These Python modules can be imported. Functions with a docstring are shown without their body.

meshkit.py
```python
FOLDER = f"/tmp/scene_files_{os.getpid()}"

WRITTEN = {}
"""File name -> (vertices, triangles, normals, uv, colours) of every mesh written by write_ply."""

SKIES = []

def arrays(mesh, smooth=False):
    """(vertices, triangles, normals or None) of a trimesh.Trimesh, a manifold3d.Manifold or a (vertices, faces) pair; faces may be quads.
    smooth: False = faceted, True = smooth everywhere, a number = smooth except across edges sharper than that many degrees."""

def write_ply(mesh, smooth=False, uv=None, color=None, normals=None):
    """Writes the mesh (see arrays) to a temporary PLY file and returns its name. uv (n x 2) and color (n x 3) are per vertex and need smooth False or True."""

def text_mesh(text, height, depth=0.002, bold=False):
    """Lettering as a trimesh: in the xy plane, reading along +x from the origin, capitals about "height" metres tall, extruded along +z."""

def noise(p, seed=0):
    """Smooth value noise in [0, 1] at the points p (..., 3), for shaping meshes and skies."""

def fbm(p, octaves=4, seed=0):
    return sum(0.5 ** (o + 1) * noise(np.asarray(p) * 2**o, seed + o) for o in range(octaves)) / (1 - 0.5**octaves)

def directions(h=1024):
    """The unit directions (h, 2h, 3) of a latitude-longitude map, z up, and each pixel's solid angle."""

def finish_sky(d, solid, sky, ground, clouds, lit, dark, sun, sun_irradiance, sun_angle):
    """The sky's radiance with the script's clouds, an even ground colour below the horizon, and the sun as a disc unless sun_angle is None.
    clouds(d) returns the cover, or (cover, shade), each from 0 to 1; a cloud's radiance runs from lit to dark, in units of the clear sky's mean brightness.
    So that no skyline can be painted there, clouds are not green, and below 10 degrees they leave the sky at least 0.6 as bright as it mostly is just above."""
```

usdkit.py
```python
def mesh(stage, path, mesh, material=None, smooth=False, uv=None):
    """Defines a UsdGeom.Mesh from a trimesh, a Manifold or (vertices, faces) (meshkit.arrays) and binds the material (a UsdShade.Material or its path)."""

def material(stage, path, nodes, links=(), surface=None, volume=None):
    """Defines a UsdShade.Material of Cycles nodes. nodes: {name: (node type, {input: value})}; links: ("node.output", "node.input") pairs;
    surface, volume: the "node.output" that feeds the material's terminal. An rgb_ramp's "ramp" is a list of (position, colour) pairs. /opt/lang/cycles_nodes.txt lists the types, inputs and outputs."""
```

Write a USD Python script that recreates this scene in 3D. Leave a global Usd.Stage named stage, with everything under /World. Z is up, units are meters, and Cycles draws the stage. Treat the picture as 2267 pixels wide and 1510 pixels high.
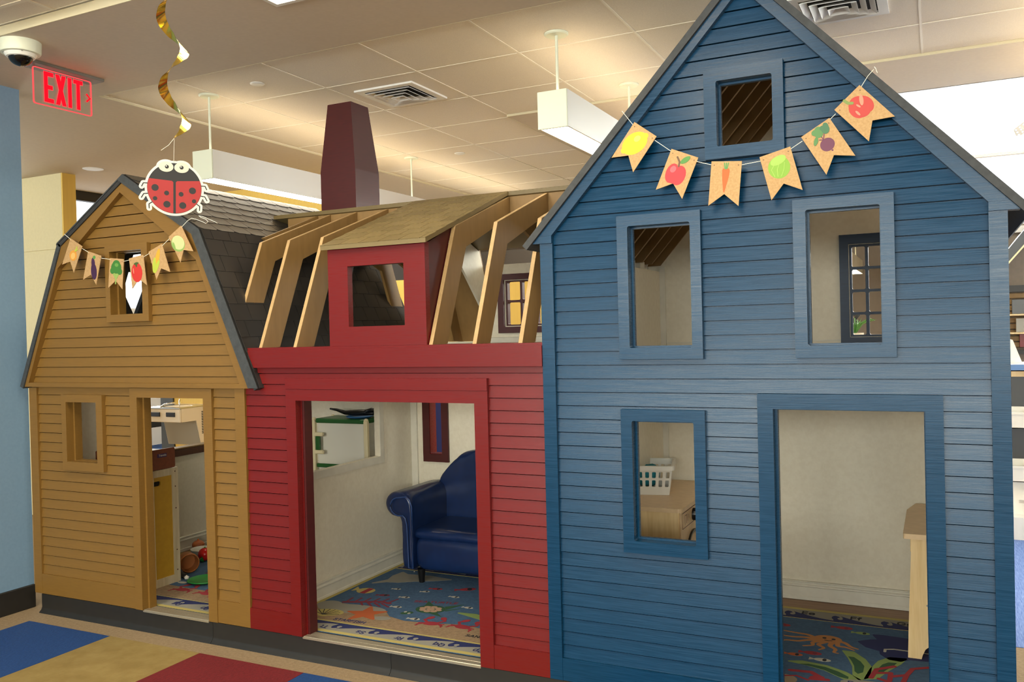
import math, random
import numpy as np, trimesh, usdkit, meshkit
import manifold3d as m3
from pxr import Usd, UsdGeom, UsdLux, UsdShade, Gf, Sdf
from shapely.geometry import Polygon, box as sbox, Point, LineString, MultiPolygon
from shapely import affinity
from shapely.ops import unary_union

stage = Usd.Stage.CreateInMemory()
UsdGeom.SetStageUpAxis(stage, UsdGeom.Tokens.z)
UsdGeom.SetStageMetersPerUnit(stage, 1.0)
UsdGeom.Xform.Define(stage, '/World')
UsdGeom.Scope.Define(stage, '/World/Looks')

# ------------------------------------------------------------------ camera
F_PX, W_PX, H_PX = 1925.4, 2267, 1510
cam = UsdGeom.Camera.Define(stage, '/World/camera')
cam.CreateHorizontalApertureAttr(36.0)
cam.CreateVerticalApertureAttr(36.0 * H_PX / W_PX)
cam.CreateFocalLengthAttr(36.0 * F_PX / W_PX)
cam.CreateClippingRangeAttr(Gf.Vec2f(0.05, 100))
cam.CreateExposureAttr(0.42)
RIGHT = np.array([0.89786, 0.44012, 0.01182])
CAM_M = None
def euler_zxy(a, b, c):
    def R(ax, t):
        s, k = math.sin(t), math.cos(t)
        return np.array({'x': [[1, 0, 0], [0, k, -s], [0, s, k]], 'y': [[k, 0, s], [0, 1, 0], [-s, 0, k]], 'z': [[k, -s, 0], [s, k, 0], [0, 0, 1]]}[ax])
    return R('y', c) @ R('x', b) @ R('z', a)
RC = euler_zxy(-1.78313474e-02, 2.05562487e-02, 4.55270304e-01) @ np.array([[1, 0, 0], [0, 0, -1], [0, 1, 0]], float)
EYE = np.array([0, -3.3, 1.554])
m = np.eye(4)
m[0, :3], m[1, :3], m[2, :3], m[3, :3] = RC[0], -RC[1], -RC[2], EYE
cam.AddTransformOp().Set(Gf.Matrix4d(m.tolist()))

# ------------------------------------------------------------------ sky, daylight through the windows behind the camera, added side lights
dome = UsdLux.DomeLight.Define(stage, '/World/sky')
dome.CreateIntensityAttr(0.35)
dome.CreateColorAttr(Gf.Vec3f(0.85, 0.93, 1.0))
def rect_light(name, pos, size, rot, strength, color):
    l = UsdLux.RectLight.Define(stage, '/World/' + name)
    l.CreateWidthAttr(size[0]); l.CreateHeightAttr(size[1])
    l.CreateIntensityAttr(strength); l.CreateColorAttr(Gf.Vec3f(*color))
    l.AddTranslateOp().Set(Gf.Vec3d(*pos)); l.AddRotateXYZOp().Set(Gf.Vec3f(*rot))
    return l
DAY = (0.97, 0.99, 0.90)
for k, x in enumerate((-11.6, -8.4, -5.2, -2.0, 1.2, 4.4)):      # window bays behind the camera, towards +y; leftmost pair added to light the alcove
    rect_light(f'daylight_{k}', (x, -9.02, 2.2), (2.9, 1.3), (90, 0, 0), 17.0, DAY)
rect_light('daylight_back', (1.9, 5.75, 2.95), (4.2, 1.3), (-90, 0, 0), 14.0, DAY)
rect_light('right_fill', (7.42, 5.5, 1.8), (6.0, 2.2), (90, 0, 90), 5.5, (.95, .98, 1.0))  # unseen side light added to lift the ceiling by bounce off the floor
rect_light('side_room_fill', (-10.2, 4.0, 1.9), (3.6, 2.2), (90, 0, -90), 9.0, DAY)  # unseen light added to brighten the white room beyond the alcove
LAMP, WARM = 15.0, (1.0, 0.83, 0.58)

# ------------------------------------------------------------------ naming and grouping
USED, BASE = set(), {}
def path_for(parent, name):
    p, k = f'{parent}/{name}', 0
    while p in USED:
        k += 1; p = f'{parent}/{name}_{k:03d}'
    USED.add(p)
    return p
def tag(prim, label=None, cat=None, group=None, kind=None):
    for k, v in (('label', label), ('category', cat), ('group', group), ('kind', kind)):
        if v: prim.SetCustomDataByKey(k, v)
def thing(name, label=None, cat=None, loc=(0, 0, 0), group=None, kind=None):
    p = path_for('/World', name)
    x = UsdGeom.Xform.Define(stage, p)
    x.AddTranslateOp().Set(Gf.Vec3d(*map(float, loc)))
    BASE[p] = np.array(loc, float)
    tag(x.GetPrim(), label, cat, group, kind)
    return p
def put(parent, name, mesh, mat, smooth=False, label=None, kind=None, at=None):
    """A mesh given in world coordinates, stored in its thing's own frame; at = a piece that is modelled at the origin."""
    p = path_for(parent, name)
    v, f, n = meshkit.arrays(mesh, smooth)
    v = v - BASE[parent]
    BASE[p] = BASE[parent]
    g = UsdGeom.Mesh.Define(stage, p)
    from pxr import Vt
    g.CreatePointsAttr(Vt.Vec3fArray.FromNumpy(v.astype(np.float32)))
    g.CreateFaceVertexCountsAttr(Vt.IntArray.FromNumpy(np.full(len(f), 3, np.int32)))
    g.CreateFaceVertexIndicesAttr(Vt.IntArray.FromNumpy(f.astype(np.int32).ravel()))
    g.CreateSubdivisionSchemeAttr('none')
    if n is not None:
        g.CreateNormalsAttr(Vt.Vec3fArray.FromNumpy(n.astype(np.float32))); g.SetNormalsInterpolation('vertex')
    UsdShade.MaterialBindingAPI.Apply(g.GetPrim()).Bind(M[mat])
    tag(g.GetPrim(), label=label, kind=kind)
    return p
def solo(name, mesh, mat, label, cat, smooth=False, group=None, kind=None):
    p = path_for('/World', name)
    usdkit.mesh(stage, p, mesh, M[mat], smooth)
    tag(stage.GetPrimAtPath(p), label, cat, group, kind)
    BASE[p] = np.zeros(3)
    return p
def struct(name, mesh, mat):
    return solo(name, mesh, mat, None, None, kind='structure')

# ------------------------------------------------------------------ materials
def lin(c):
    c = np.array(c, float) / 255
    return tuple(np.where(c <= .04045, c / 12.92, ((c + .055) / 1.055) ** 2.4))
M = {}
def plain(name, c, rough=.5, **kw):
    M[name] = usdkit.material(stage, '/World/Looks/' + name, {'p': ('principled_bsdf', dict(base_color=lin(c), roughness=rough, **kw))}, surface='p.BSDF')
def grained(name, c, c2, rough=.5, scale=(1, 1, 1), freq=6., bump=0., dist=.002, detail=3., lo=.35, hi=.65, rough2=None, **kw):
    """Two tones mixed by stretched noise, with relief and an uneven gloss from the same noise."""
    n = {'g': ('geometry', {}), 'm': ('mapping', dict(scale=scale)), 'n': ('noise_texture', dict(scale=freq, detail=detail, roughness=.6)),
         'r': ('rgb_ramp', dict(ramp=[(lo, lin(c)), (hi, lin(c2))])), 'p': ('principled_bsdf', dict(roughness=rough, **kw))}
    l = [('g.position', 'm.vector'), ('m.vector', 'n.vector'), ('n.fac', 'r.fac'), ('r.color', 'p.base_color')]
    if bump:
        n['b'] = ('bump', dict(strength=bump, distance=dist)); l += [('n.fac', 'b.height'), ('b.normal', 'p.normal')]
    if rough2 is not None:
        n['q'] = ('map_range', dict(from_min=.3, from_max=.7, to_min=rough, to_max=rough2)); l += [('n.fac', 'q.value'), ('q.result', 'p.roughness')]
    M[name] = usdkit.material(stage, '/World/Looks/' + name, n, l, surface='p.BSDF')
def emitting(name, c, strength, back=None):
    M[name] = usdkit.material(stage, '/World/Looks/' + name, {'e': ('emission', dict(color=lin(c) if max(c) > 1 else c, strength=strength))}, surface='e.emission')

grained('yellow_paint', (120, 87, 33), (114, 82, 30), .5, (1.5, 6, 40), 8, .12, .0004)
grained('red_paint', (106, 23, 22), (99, 20, 20), .27, (1.5, 6, 40), 8, .15, .0004, rough2=.42, specular_ior_level=.30)
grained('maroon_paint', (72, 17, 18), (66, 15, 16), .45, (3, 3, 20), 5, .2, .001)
grained('blue_paint', (3, 48, 76), (5, 57, 89), .21, (.9, 4, 46), 8, .34, .0005, detail=6, rough2=.38, specular_ior_level=.29)
grained('navy_paint', (22, 45, 72), (26, 50, 78), .45, (3, 3, 20), 5, .2, .001)
grained('cream_wall', (224, 217, 198), (218, 210, 190), .6, (1, 1, 1), 40, .08, .001)
grained('white_trim', (216, 212, 198), (208, 204, 190), .45, (1, 1, 1), 12, .05, .001)
grained('roof_deck', (44, 43, 42), (36, 35, 35), .7, (1, 1, 1), 18, .2, .002)
grained('roof_edge', (58, 61, 63), (48, 51, 53), .7, (1, 1, 1), 40, .3, .002)
for k, c in enumerate(((50, 48, 47), (48, 46, 45), (53, 50, 48))):
    grained(f'slate_shingle_{k}', c, tuple(x * .95 for x in c), .32, (1, 1, 1), 30, .06, .0006)
for k, c in enumerate(((112, 96, 60), (107, 91, 56), (117, 100, 63))):
    grained(f'tan_shingle_{k}', c, tuple(x * .97 for x in c), .45, (1, 1, 1), 12, .04, .0005)
grained('rafter_tan', (132, 102, 58), (125, 96, 53), .55, (4, 4, 1), 6, .1, .001)
grained('attic_brown', (128, 88, 52), (118, 80, 46), .6, (4, 1, 4), 6, .1, .001)
grained('tan_carpet', (150, 128, 98), (136, 115, 86), .95, (1, 1, 1), 60, .6, .004, detail=5)
grained('blue_carpet', (12, 62, 120), (10, 55, 110), .95, (1, 1, 1), 70, .6, .004, detail=5)
grained('yellow_carpet', (146, 124, 70), (132, 109, 56), .95, (1, 1, 1), 9, .5, .004, detail=8)
grained('red_carpet', (112, 12, 20), (100, 9, 16), .95, (1, 1, 1), 70, .6, .004, detail=5)
grained('library_carpet', (84, 112, 176), (120, 146, 200), .95, (60, 4, 1), 3, .5, .004, detail=4)
grained('black_rubber', (32, 30, 28), (27, 26, 24), .5, (1, 1, 1), 20, .05, .001)
grained('blue_wall', (112, 142, 168), (108, 138, 164), .6, (1, 1, 1), 60, .08, .0008)
grained('drywall', (206, 192, 174), (202, 188, 170), .85, (1, 1, 1), 50, .05, .0006)
grained('ceiling_tile', (236, 226, 210), (228, 218, 202), .9, (1, 1, 1), 160, .25, .0015, detail=4)
plain('tile_grid', (238, 230, 214), .6)
plain('grid_trim', (206, 196, 166), .6)
grained('yellow_wall', (238, 202, 104), (234, 198, 100), .6, (8, 8, .3), 6, .03, .0006)
grained('cream_column', (226, 214, 170), (222, 210, 166), .6, (1, 1, 1), 40, .05, .0006)
grained('grey_wall', (200, 192, 184), (196, 188, 180), .7, (1, 1, 1), 30, .05, .0006)
grained('taupe_wall', (134, 120, 106), (128, 115, 101), .8, (1, 1, 1), 30, .05, .0006)
plain('white_wall', (238, 238, 234), .7)
plain('black_frame', (30, 29, 28), .45)
plain('dark_post', (54, 58, 62), .4)
plain('lamp_housing', (222, 226, 206), .45)
plain('lamp_housing_side', (226, 224, 220), .4)
plain('white_plastic', (232, 230, 222), .4)
plain('white_metal', (226, 224, 220), .45)
plain('vent_dark', (24, 22, 20), .8)
plain('threshold', (176, 166, 146), .32, metallic=.6)
emitting('lamp_glow', (1.0, .88, .68), LAMP)
emitting('lamp_up_glow', (1.0, .80, .52), 4.0)
emitting('troffer_glow', (1.0, .90, .70), 11.0)
emitting('window_glow', (.93, .97, 1.0), 1.5)
emitting('far_window_glow', (.95, .98, 1.0), 1.1)
emitting('exit_red', (1.0, .004, .012), 1.5)
emitting('exit_edge', (1.0, .10, .10), .85)
grained('lit_edge_strip', (178, 146, 100), (168, 137, 92), .6, (1, 1, 1), 30, .05, .0004)  # paler tone that stands for light on the rafters' front edges
M['clear_acrylic'] = usdkit.material(stage, '/World/Looks/clear_acrylic', {'t': ('transparent_bsdf', dict(color=(.97, .95, .95))), 'g': ('glossy_bsdf', dict(color=(1, 1, 1), roughness=.05)), 'f': ('fresnel', dict(IOR=1.45)), 'm': ('mix_closure', {})},
                                     [('f.fac', 'm.fac'), ('t.BSDF', 'm.closure1'), ('g.BSDF', 'm.closure2')], surface='m.closure')
plain('camera_dome', (8, 8, 8), .05)
plain('gold_foil', (238, 208, 96), .18, metallic=1.0)
plain('cord_white', (238, 232, 214), .7)
grained('burlap', (178, 144, 100), (164, 130, 86), .85, (40, 40, 40), 3, .2, .0008, detail=4)
grained('burlap_pale', (188, 154, 108), (174, 138, 92), .85, (40, 40, 40), 3, .2, .0008, detail=4)
grained('blue_leather', (18, 38, 78), (15, 33, 70), .26, (1, 1, 1), 14, .12, .004)
plain('leather_piping', (30, 58, 108), .3)
plain('black_leg', (14, 13, 12), .3)
grained('birch', (232, 204, 154), (218, 186, 132), .45, (14, 14, 1.2), 3, .05, .0006, detail=5)
grained('birch_top', (222, 192, 152), (212, 182, 142), .4, (1, 1, 1), 25, .03, .0006)
grained('raw_pine', (208, 192, 160), (190, 172, 138), .6, (12, 12, 1), 4, .1, .0008, detail=5)
grained('mustard_panel', (192, 148, 40), (184, 140, 36), .5, (1, 1, 1), 30, .05, .0006)
grained('dark_walnut', (84, 44, 24), (70, 36, 20), .45, (2, 14, 14), 4, .1, .0008)
grained('brown_tray', (128, 64, 34), (116, 56, 30), .45, (2, 14, 14), 4, .1, .0008)
grained('oak_floor', (150, 118, 90), (132, 100, 74), .5, (2, 22, 22), 3, .1, .0008)
plain('purple_label', (64, 36, 84), .5)
plain('steel', (190, 190, 186), .25, metallic=.85)
plain('fountain_beige', (226, 214, 196), .4)
plain('fountain_grey', (150, 144, 132), .45)
plain('chrome', (220, 220, 220), .08, metallic=1.0)
plain('black_plastic', (20, 19, 19), .3)
plain('cream_plastic', (226, 212, 172), .4)
plain('green_plastic', (34, 92, 40), .35)
plain('whiteboard', (226, 222, 208), .35)
plain('teal_cloth', (20, 122, 138), .8)
plain('toy_red', (196, 30, 26), .25)
plain('toy_orange', (226, 108, 34), .35)
plain('toy_yellow', (236, 206, 50), .35)
plain('toy_green', (30, 130, 52), .4)
plain('toy_wood', (156, 92, 42), .4)
plain('toy_white', (232, 228, 214), .35)
plain('toy_blue', (70, 120, 180), .3)
plain('copper_pan', (176, 96, 52), .3)
plain('pot_dark', (42, 40, 38), .35)
plain('plate_grey', (120, 114, 106), .6)
plain('navy_cabinet', (26, 44, 120), .5)
plain('dark_red', (120, 18, 24), .4)
# flat print colours
for n, c in dict(lemon=(208, 189, 33), lemon_pale=(210, 198, 92), apple=(186, 48, 55), apple_pale=(198, 92, 99), stem_brown=(100, 70, 47), leaf_green=(77, 132, 60), carrot=(200, 92, 32), carrot_top=(82, 147, 80), cabbage=(126, 168, 53), cabbage_pale=(151, 186, 80),
                 beet=(99, 47, 73), beet_leaf=(80, 126, 70), beet_dark=(62, 107, 73), pepper=(181, 55, 47), pepper_pale=(201, 134, 109), pepper_stem=(119, 137, 68), onion=(203, 139, 52), onion_pale=(208, 164, 92), eggplant=(55, 21, 58), broccoli=(52, 110, 40), broccoli_pale=(94, 141, 63),
                 broccoli_stem=(134, 159, 80), tomato=(186, 42, 33), tomato_leaf=(58, 84, 33), corn=(204, 151, 43), corn_husk=(164, 176, 58), cauliflower=(184, 189, 134), cauliflower_leaf=(126, 156, 80),
                 print_black=(23, 22, 22), print_red=(156, 30, 28), print_white=(208, 204, 193), print_cream=(201, 194, 176),
                 rug_blue=(54, 83, 114), rug_navy=(18, 30, 83), rug_grey=(133, 130, 121), rug_yellow=(171, 156, 91), rug_sand=(139, 121, 98), rug_red=(141, 31, 44), rug_orange=(171, 83, 38), rug_green=(34, 76, 47), rug_lime=(120, 142, 79), rug_white=(171, 168, 156), rug_maroon=(114, 30, 50), rug_shell=(168, 138, 114), rug_black=(19, 21, 30), rug_peach=(168, 114, 63)).items():
    plain(n, c, .85 if n.startswith('rug') else .6)
grained('rug_base', (60, 92, 124), (52, 82, 114), .95, (1, 1, 1), 50, .5, .003)
grained('rug_sand_pile', (146, 122, 94), (128, 106, 80), .95, (1, 1, 1), 60, .5, .003)

# ------------------------------------------------------------------ shapes
def T(v, f): return trimesh.Trimesh(np.asarray(v, float), np.asarray(f), process=False)
def cat(*ms): return trimesh.util.concatenate([x for x in ms if x is not None])
def bx(x0, y0, z0, x1, y1, z1, c=0.0):
    """A box, its edges chamfered by c."""
    if c <= 0:
        b = trimesh.creation.box(extents=(x1 - x0, y1 - y0, z1 - z0)); b.apply_translation(((x0 + x1) / 2, (y0 + y1) / 2, (z0 + z1) / 2)); return b
    h = np.array([(x1 - x0) / 2, (y1 - y0) / 2, (z1 - z0) / 2]); pts = []
    for s in np.ndindex(2, 2, 2):
        s = np.array(s) * 2 - 1
        for a in range(3):
            q = h - c; q[a] = h[a]; pts.append(s * q)
    b = trimesh.Trimesh(pts).convex_hull; b.apply_translation(((x0 + x1) / 2, (y0 + y1) / 2, (z0 + z1) / 2)); return b
def polys(g): return [p for p in (g.geoms if hasattr(g, 'geoms') else [g]) if p.geom_type == 'Polygon' and p.area > 1e-7]
def ext(g, h): return cat(*[trimesh.creation.extrude_polygon(p, h, engine='earcut') for p in polys(g)])
def perm(mesh, order, flip):
    v = np.array(mesh.vertices)[:, order]; f = np.array(mesh.faces)
    return T(v, f[:, ::-1] if flip else f)
def xz(g, y0, y1):
    e = ext(g, y1 - y0); e = perm(e, [0, 2, 1], True); e.apply_translation((0, y0, 0)); return e
def yz(g, x0, x1):
    e = ext(g, x1 - x0); e = perm(e, [2, 0, 1], False); e.apply_translation((x0, 0, 0)); return e
def xy(g, z0, z1):
    e = ext(g, z1 - z0); e.apply_translation((0, 0, z0)); return e
def rect(x0, z0, x1, z1): return sbox(min(x0, x1), min(z0, z1), max(x0, x1), max(z0, z1))
def rrect(x0, z0, x1, z1, r): return rect(x0 + r, z0 + r, x1 - r, z1 - r).buffer(r, quad_segs=4)
def ell(cx, cy, rx, ry, rot=0, n=8): return affinity.rotate(affinity.scale(Point(cx, cy).buffer(1, quad_segs=n), rx, ry), rot)
def tube(pts, r, sides=6, closed=False):
    p = np.asarray(pts, float); n = len(p); r = np.broadcast_to(r, n)
    t = np.gradient(p, axis=0)
    if closed: t = np.roll(p, -1, 0) - np.roll(p, 1, 0)
    t /= np.linalg.norm(t, axis=1, keepdims=True) + 1e-12
    up = np.array([0, 0, 1.]) if abs(t[:, 2]).mean() < .8 else np.array([1., 0, 0])
    a = np.cross(t, up); a /= np.linalg.norm(a, axis=1, keepdims=True) + 1e-12
    b = np.cross(a, t); ang = np.arange(sides) * 2 * np.pi / sides
    v = (p[:, None] + r[:, None, None] * (np.cos(ang)[None, :, None] * a[:, None] + np.sin(ang)[None, :, None] * b[:, None])).reshape(-1, 3)
    f = []
    for i in range(n if closed else n - 1):
        for j in range(sides):
            q = [i * sides + j, i * sides + (j + 1) % sides, (i + 1) % n * sides + (j + 1) % sides, (i + 1) % n * sides + j]
            f += [[q[0], q[1], q[2]], [q[0], q[2], q[3]]]
    if not closed:
        for j in range(1, sides - 1):
            f += [[0, j + 1, j], [(n - 1) * sides, (n - 1) * sides + j, (n - 1) * sides + j + 1]]
    mm = T(v, f); mm.fix_normals(); return mm
def lathe(prof, n=32, at=(0, 0, 0), squash=None):
    r = trimesh.creation.revolve(np.array(prof, float), sections=n)
    if squash: r.apply_scale(squash)
    r.apply_translation(at); return r
def to_man(mesh):
    mesh = trimesh.Trimesh(mesh.vertices, mesh.faces, process=True); mesh.merge_vertices()
    return m3.Manifold(m3.Mesh(np.asarray(mesh.vertices, np.float32), np.asarray(mesh.faces, np.uint32)))
def soft(mesh, edge=.015, iters=8):
    mm = to_man(mesh).refine_to_length(edge).to_mesh()
    t = trimesh.Trimesh(mm.vert_properties[:, :3], mm.tri_verts, process=True); t.merge_vertices()
    trimesh.smoothing.filter_taubin(t, lamb=.5, nu=.5, iterations=iters * 2) if False else trimesh.smoothing.filter_laplacian(t, lamb=.5, iterations=iters, volume_constraint=True)
    return t
def rot(mesh, axis, deg, about=(0, 0, 0)):
    mesh = mesh.copy(); mesh.apply_transform(trimesh.transformations.rotation_matrix(math.radians(deg), axis, about)); return mesh
def moved(mesh, d): mesh = mesh.copy(); mesh.apply_translation(d); return mesh
def near(x, z, y):
    """A point of the facade plane as it lies when carried to the plane y (the houses' fronts are measured in y = 0)."""
    k = (y + 3.3) / 3.3
    return x * k, 1.554 + (z - 1.554) * k

# ------------------------------------------------------------------ the room
FLOORX, FLOORY = (-14, 8), (-9.1, 12)
fl = thing('floor', kind='structure')
put(fl, 'carpet_base', bx(-14, -9.1, -.05, 8, 12, 0), 'tan_carpet')
tones = ['blue_carpet', 'yellow_carpet', 'red_carpet']
edges = [-4.6, -3.95, -3.31, -2.66, -2.0, -1.35, -.7, -.05, .6]
for r in range(3):
    for k in range(8):
        y1 = -.145 - .655 * r
        put(fl, 'carpet_tile', bx(edges[k], y1 - .652, -.01, edges[k + 1] - .002, y1, .0025), tones[(k + r) % 3])
put(fl, 'library_carpet', bx(.24, 1.42, -.01, 7.5, 12, .003), 'library_carpet')
for k, (a, b, c) in enumerate(((5.0, 5.6, 'red_carpet'), (5.6, 6.6, 'blue_carpet'), (6.6, 7.4, 'yellow_carpet'))):
    put(fl, 'carpet_tile', bx(-13, a, -.01, -7.7, b, .003), c)

ce = thing('ceiling', kind='structure')
hole = unary_union([rect(-4.565, .379, -2.66, 5.987), rect(-2.67, .379, 2.95, 2.15)])
hole2 = rect(-4.80, -3.2, -3.05, -.575)
lights_cut = unary_union([rect(-2.65, -1.42, -2.02, -.215)] + [rect(x - .31, y - .62, x + .31, y + .62) for x in (-3.6, -.9, 1.8) for y in (-1.5, -4.6)])
dry = sbox(-14, -9.1, 8, 12).difference(unary_union([hole, hole2, lights_cut, rect(-.7, 2.95, 5.2, 5.8)]))
put(ce, 'drywall', xy(dry, 3.05, 3.075), 'drywall')
put(ce, 'ceiling_back', bx(-14, -9.1, 3.13, 8, 2.94, 3.16), 'drywall')
TK = .9885                                       # the tile field: two feet by two, a finger's breadth above the drywall
gx = [-4.565] + [x * TK for x in (-4.015, -3.352, -2.695, -2.037, -1.375, -.715, -.052, .61, 1.27, 1.93, 2.6)] + [2.95]
gy = [.379] + [-3.3 + (y + 3.3) * TK for y in (1.033, 1.667, 2.28, 2.94, 3.57, 4.2, 4.83, 5.46, 6.09)]
XM, YB, YE = gx[3], 2.15, gy[-1]
def tiles(xs, ys, zt, keep):
    bars = []
    for i in range(len(xs) - 1):
        for j in range(len(ys) - 1):
            if keep(xs[i], ys[j]):
                y1 = ys[j + 1]
                if xs is gx and xs[i] > XM - .01 and y1 > YB: y1 = YB
                put(ce, 'ceiling_tile', bx(xs[i] + .004, ys[j] + .004, zt, xs[i + 1] - .004, y1 - .004, zt + .015, .003), 'ceiling_tile')
    return bars
tiles(gx, gy, 3.0645, lambda x, y: x < XM - .01 or y < 1.7)
bars = [bx(x - .006, gy[0], 3.062, x + .006, YE if x < XM + .01 else YB, 3.068) for x in gx]
bars += [bx(gx[0], y - .006, 3.0625, gx[-1] if y < YB else XM, y + .006, 3.0685) for y in gy]
put(ce, 'tile_grid', cat(*bars), 'tile_grid')
put(ce, 'edge_trim', cat(bx(gx[0] - .001, gy[0], 3.0495, gx[0] + .005, YE, 3.066), bx(gx[0], gy[0] - .003, 3.0495, gx[-1], gy[0] + .002, 3.064), bx(XM, YB - .003, 3.0495, gx[-1], YB + .003, 3.066), bx(XM - .003, YB, 3.0495, XM + .003, YE, 3.064)), 'grid_trim')
gx2 = [-4.80, -4.25, -3.65, -3.05]; gy2 = [-3.2, -2.6, -1.98, -1.35, -.72, -.575]
tiles(gx2, gy2, 3.10, lambda x, y: True)
put(ce, 'tile_grid', cat(*[bx(x - .011, -3.2, 3.097, x + .011, -.575, 3.103) for x in gx2], *[bx(-4.8, y - .011, 3.0975, -3.05, y + .011, 3.1035) for y in gy2]), 'tile_grid')
put(ce, 'edge_trim', cat(bx(-4.8, -.578, 3.0495, -3.05, -.572, 3.094), bx(-3.053, -3.2, 3.0495, -3.047, -.562, 3.092)), 'grid_trim')
put(ce, 'raised_ceiling', cat(bx(-.7, 2.94, 3.75, 5.2, 5.8, 3.78), bx(-.72, 2.94, 3.05, -.7, 5.8, 3.78), bx(5.2, 2.94, 3.05, 5.22, 5.8, 3.78), bx(-.7, 2.94, 3.05, 5.2, 2.96, 3.78)), 'white_wall')

wl = thing('wall_left', kind='structure')
put(wl, 'wall_panel', bx(-5.0, -9.1, 0, -4.83, .05, 3.05), 'blue_wall')
bb = thing('baseboard_left', kind='structure')
put(bb, 'cove_base', bx(-4.835, -9.1, 0, -4.815, .05, .135, .004), 'black_rubber')
wf = thing('wall_front', kind='structure')      # behind the camera: sill, lintel and piers round four windows and the added left bays
put(wf, 'wall_panel', cat(bx(-14, -9.3, 0, 8, -9.1, 1.53), bx(-14, -9.3, 2.87, 8, -9.1, 3.1), *[bx(a, -9.3, 1.53, b, -9.1, 2.87) for a, b in ((-14, -13.08), (-10.12, -9.88), (-6.92, -6.68), (-3.72, -3.48), (-.52, -.28), (2.68, 2.92), (5.88, 8))]), 'cream_wall')
for x in (-11.6, -8.4, -5.2, -2.0, 1.2, 4.4):  # the leftmost pair frames the bays added for the alcove
    w = thing('window_2', kind='structure')
    put(w, 'window_frame', cat(*[bx(x + a, -9.12, 1.54, x + a + .06, -9.0, 2.86) for a in (-1.48, -.03, 1.42)], bx(x - 1.48, -9.12, 1.53, x + 1.48, -9.0, 1.56), bx(x - 1.48, -9.12, 2.84, x + 1.48, -9.0, 2.87)), 'dark_post')
w4 = thing('added_window_4', kind='structure')  # unseen window frame added round the right side light
put(w4, 'window_frame', cat(*[bx(7.38, y, .7, 7.5, y + .06, 2.92) for y in (2.44, 4.44, 6.5, 8.5)], bx(7.38, 2.44, .66, 7.5, 8.56, .72), bx(7.38, 2.44, 2.88, 7.5, 8.56, 2.94)), 'dark_post')
struct('wall_right', bx(7.5, -9.1, 0, 7.7, 12, 3.9), 'grey_wall')
wb = thing('wall_back', kind='structure')
put(wb, 'yellow_panel', bx(-7.28, 3.39, 0, -4.9, 3.5, 3.05), 'yellow_wall')
put(wb, 'yellow_panel', bx(-4.9, 3.39, 0, -2.2, 3.5, 2.05), 'yellow_wall')
put(wb, 'grey_panel', bx(-14, 11.0, 0, -.3, 11.2, 3.05), 'grey_wall')
put(wb, 'partition', bx(-2.35, 3.5, 0, -2.2, 11, 3.05), 'grey_wall')
put(wb, 'window_wall', bx(-.3, 5.85, 0, 7.5, 6.0, 2.42), 'taupe_wall')
put(wb, 'partition_edge', cat(bx(-.42, 5.85, 0, -.3, 11, 3.05), bx(-.75, 10.9, 0, -.68, 11, 3.05)), 'cream_wall')
w1 = thing('window_1', kind='structure')
put(w1, 'roller_shade', bx(-.3, 5.86, 2.62, 5.2, 5.88, 3.72), 'window_glow')
put(w1, 'blind_backing', bx(-.3, 5.9, 2.3, 5.2, 5.92, 2.66), 'far_window_glow')
for k in range(7):
    put(w1, 'blind_slat', bx(-.3, 5.84, 2.395 + .034 * k, 5.2, 5.88, 2.399 + .034 * k), 'grey_wall')
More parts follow.
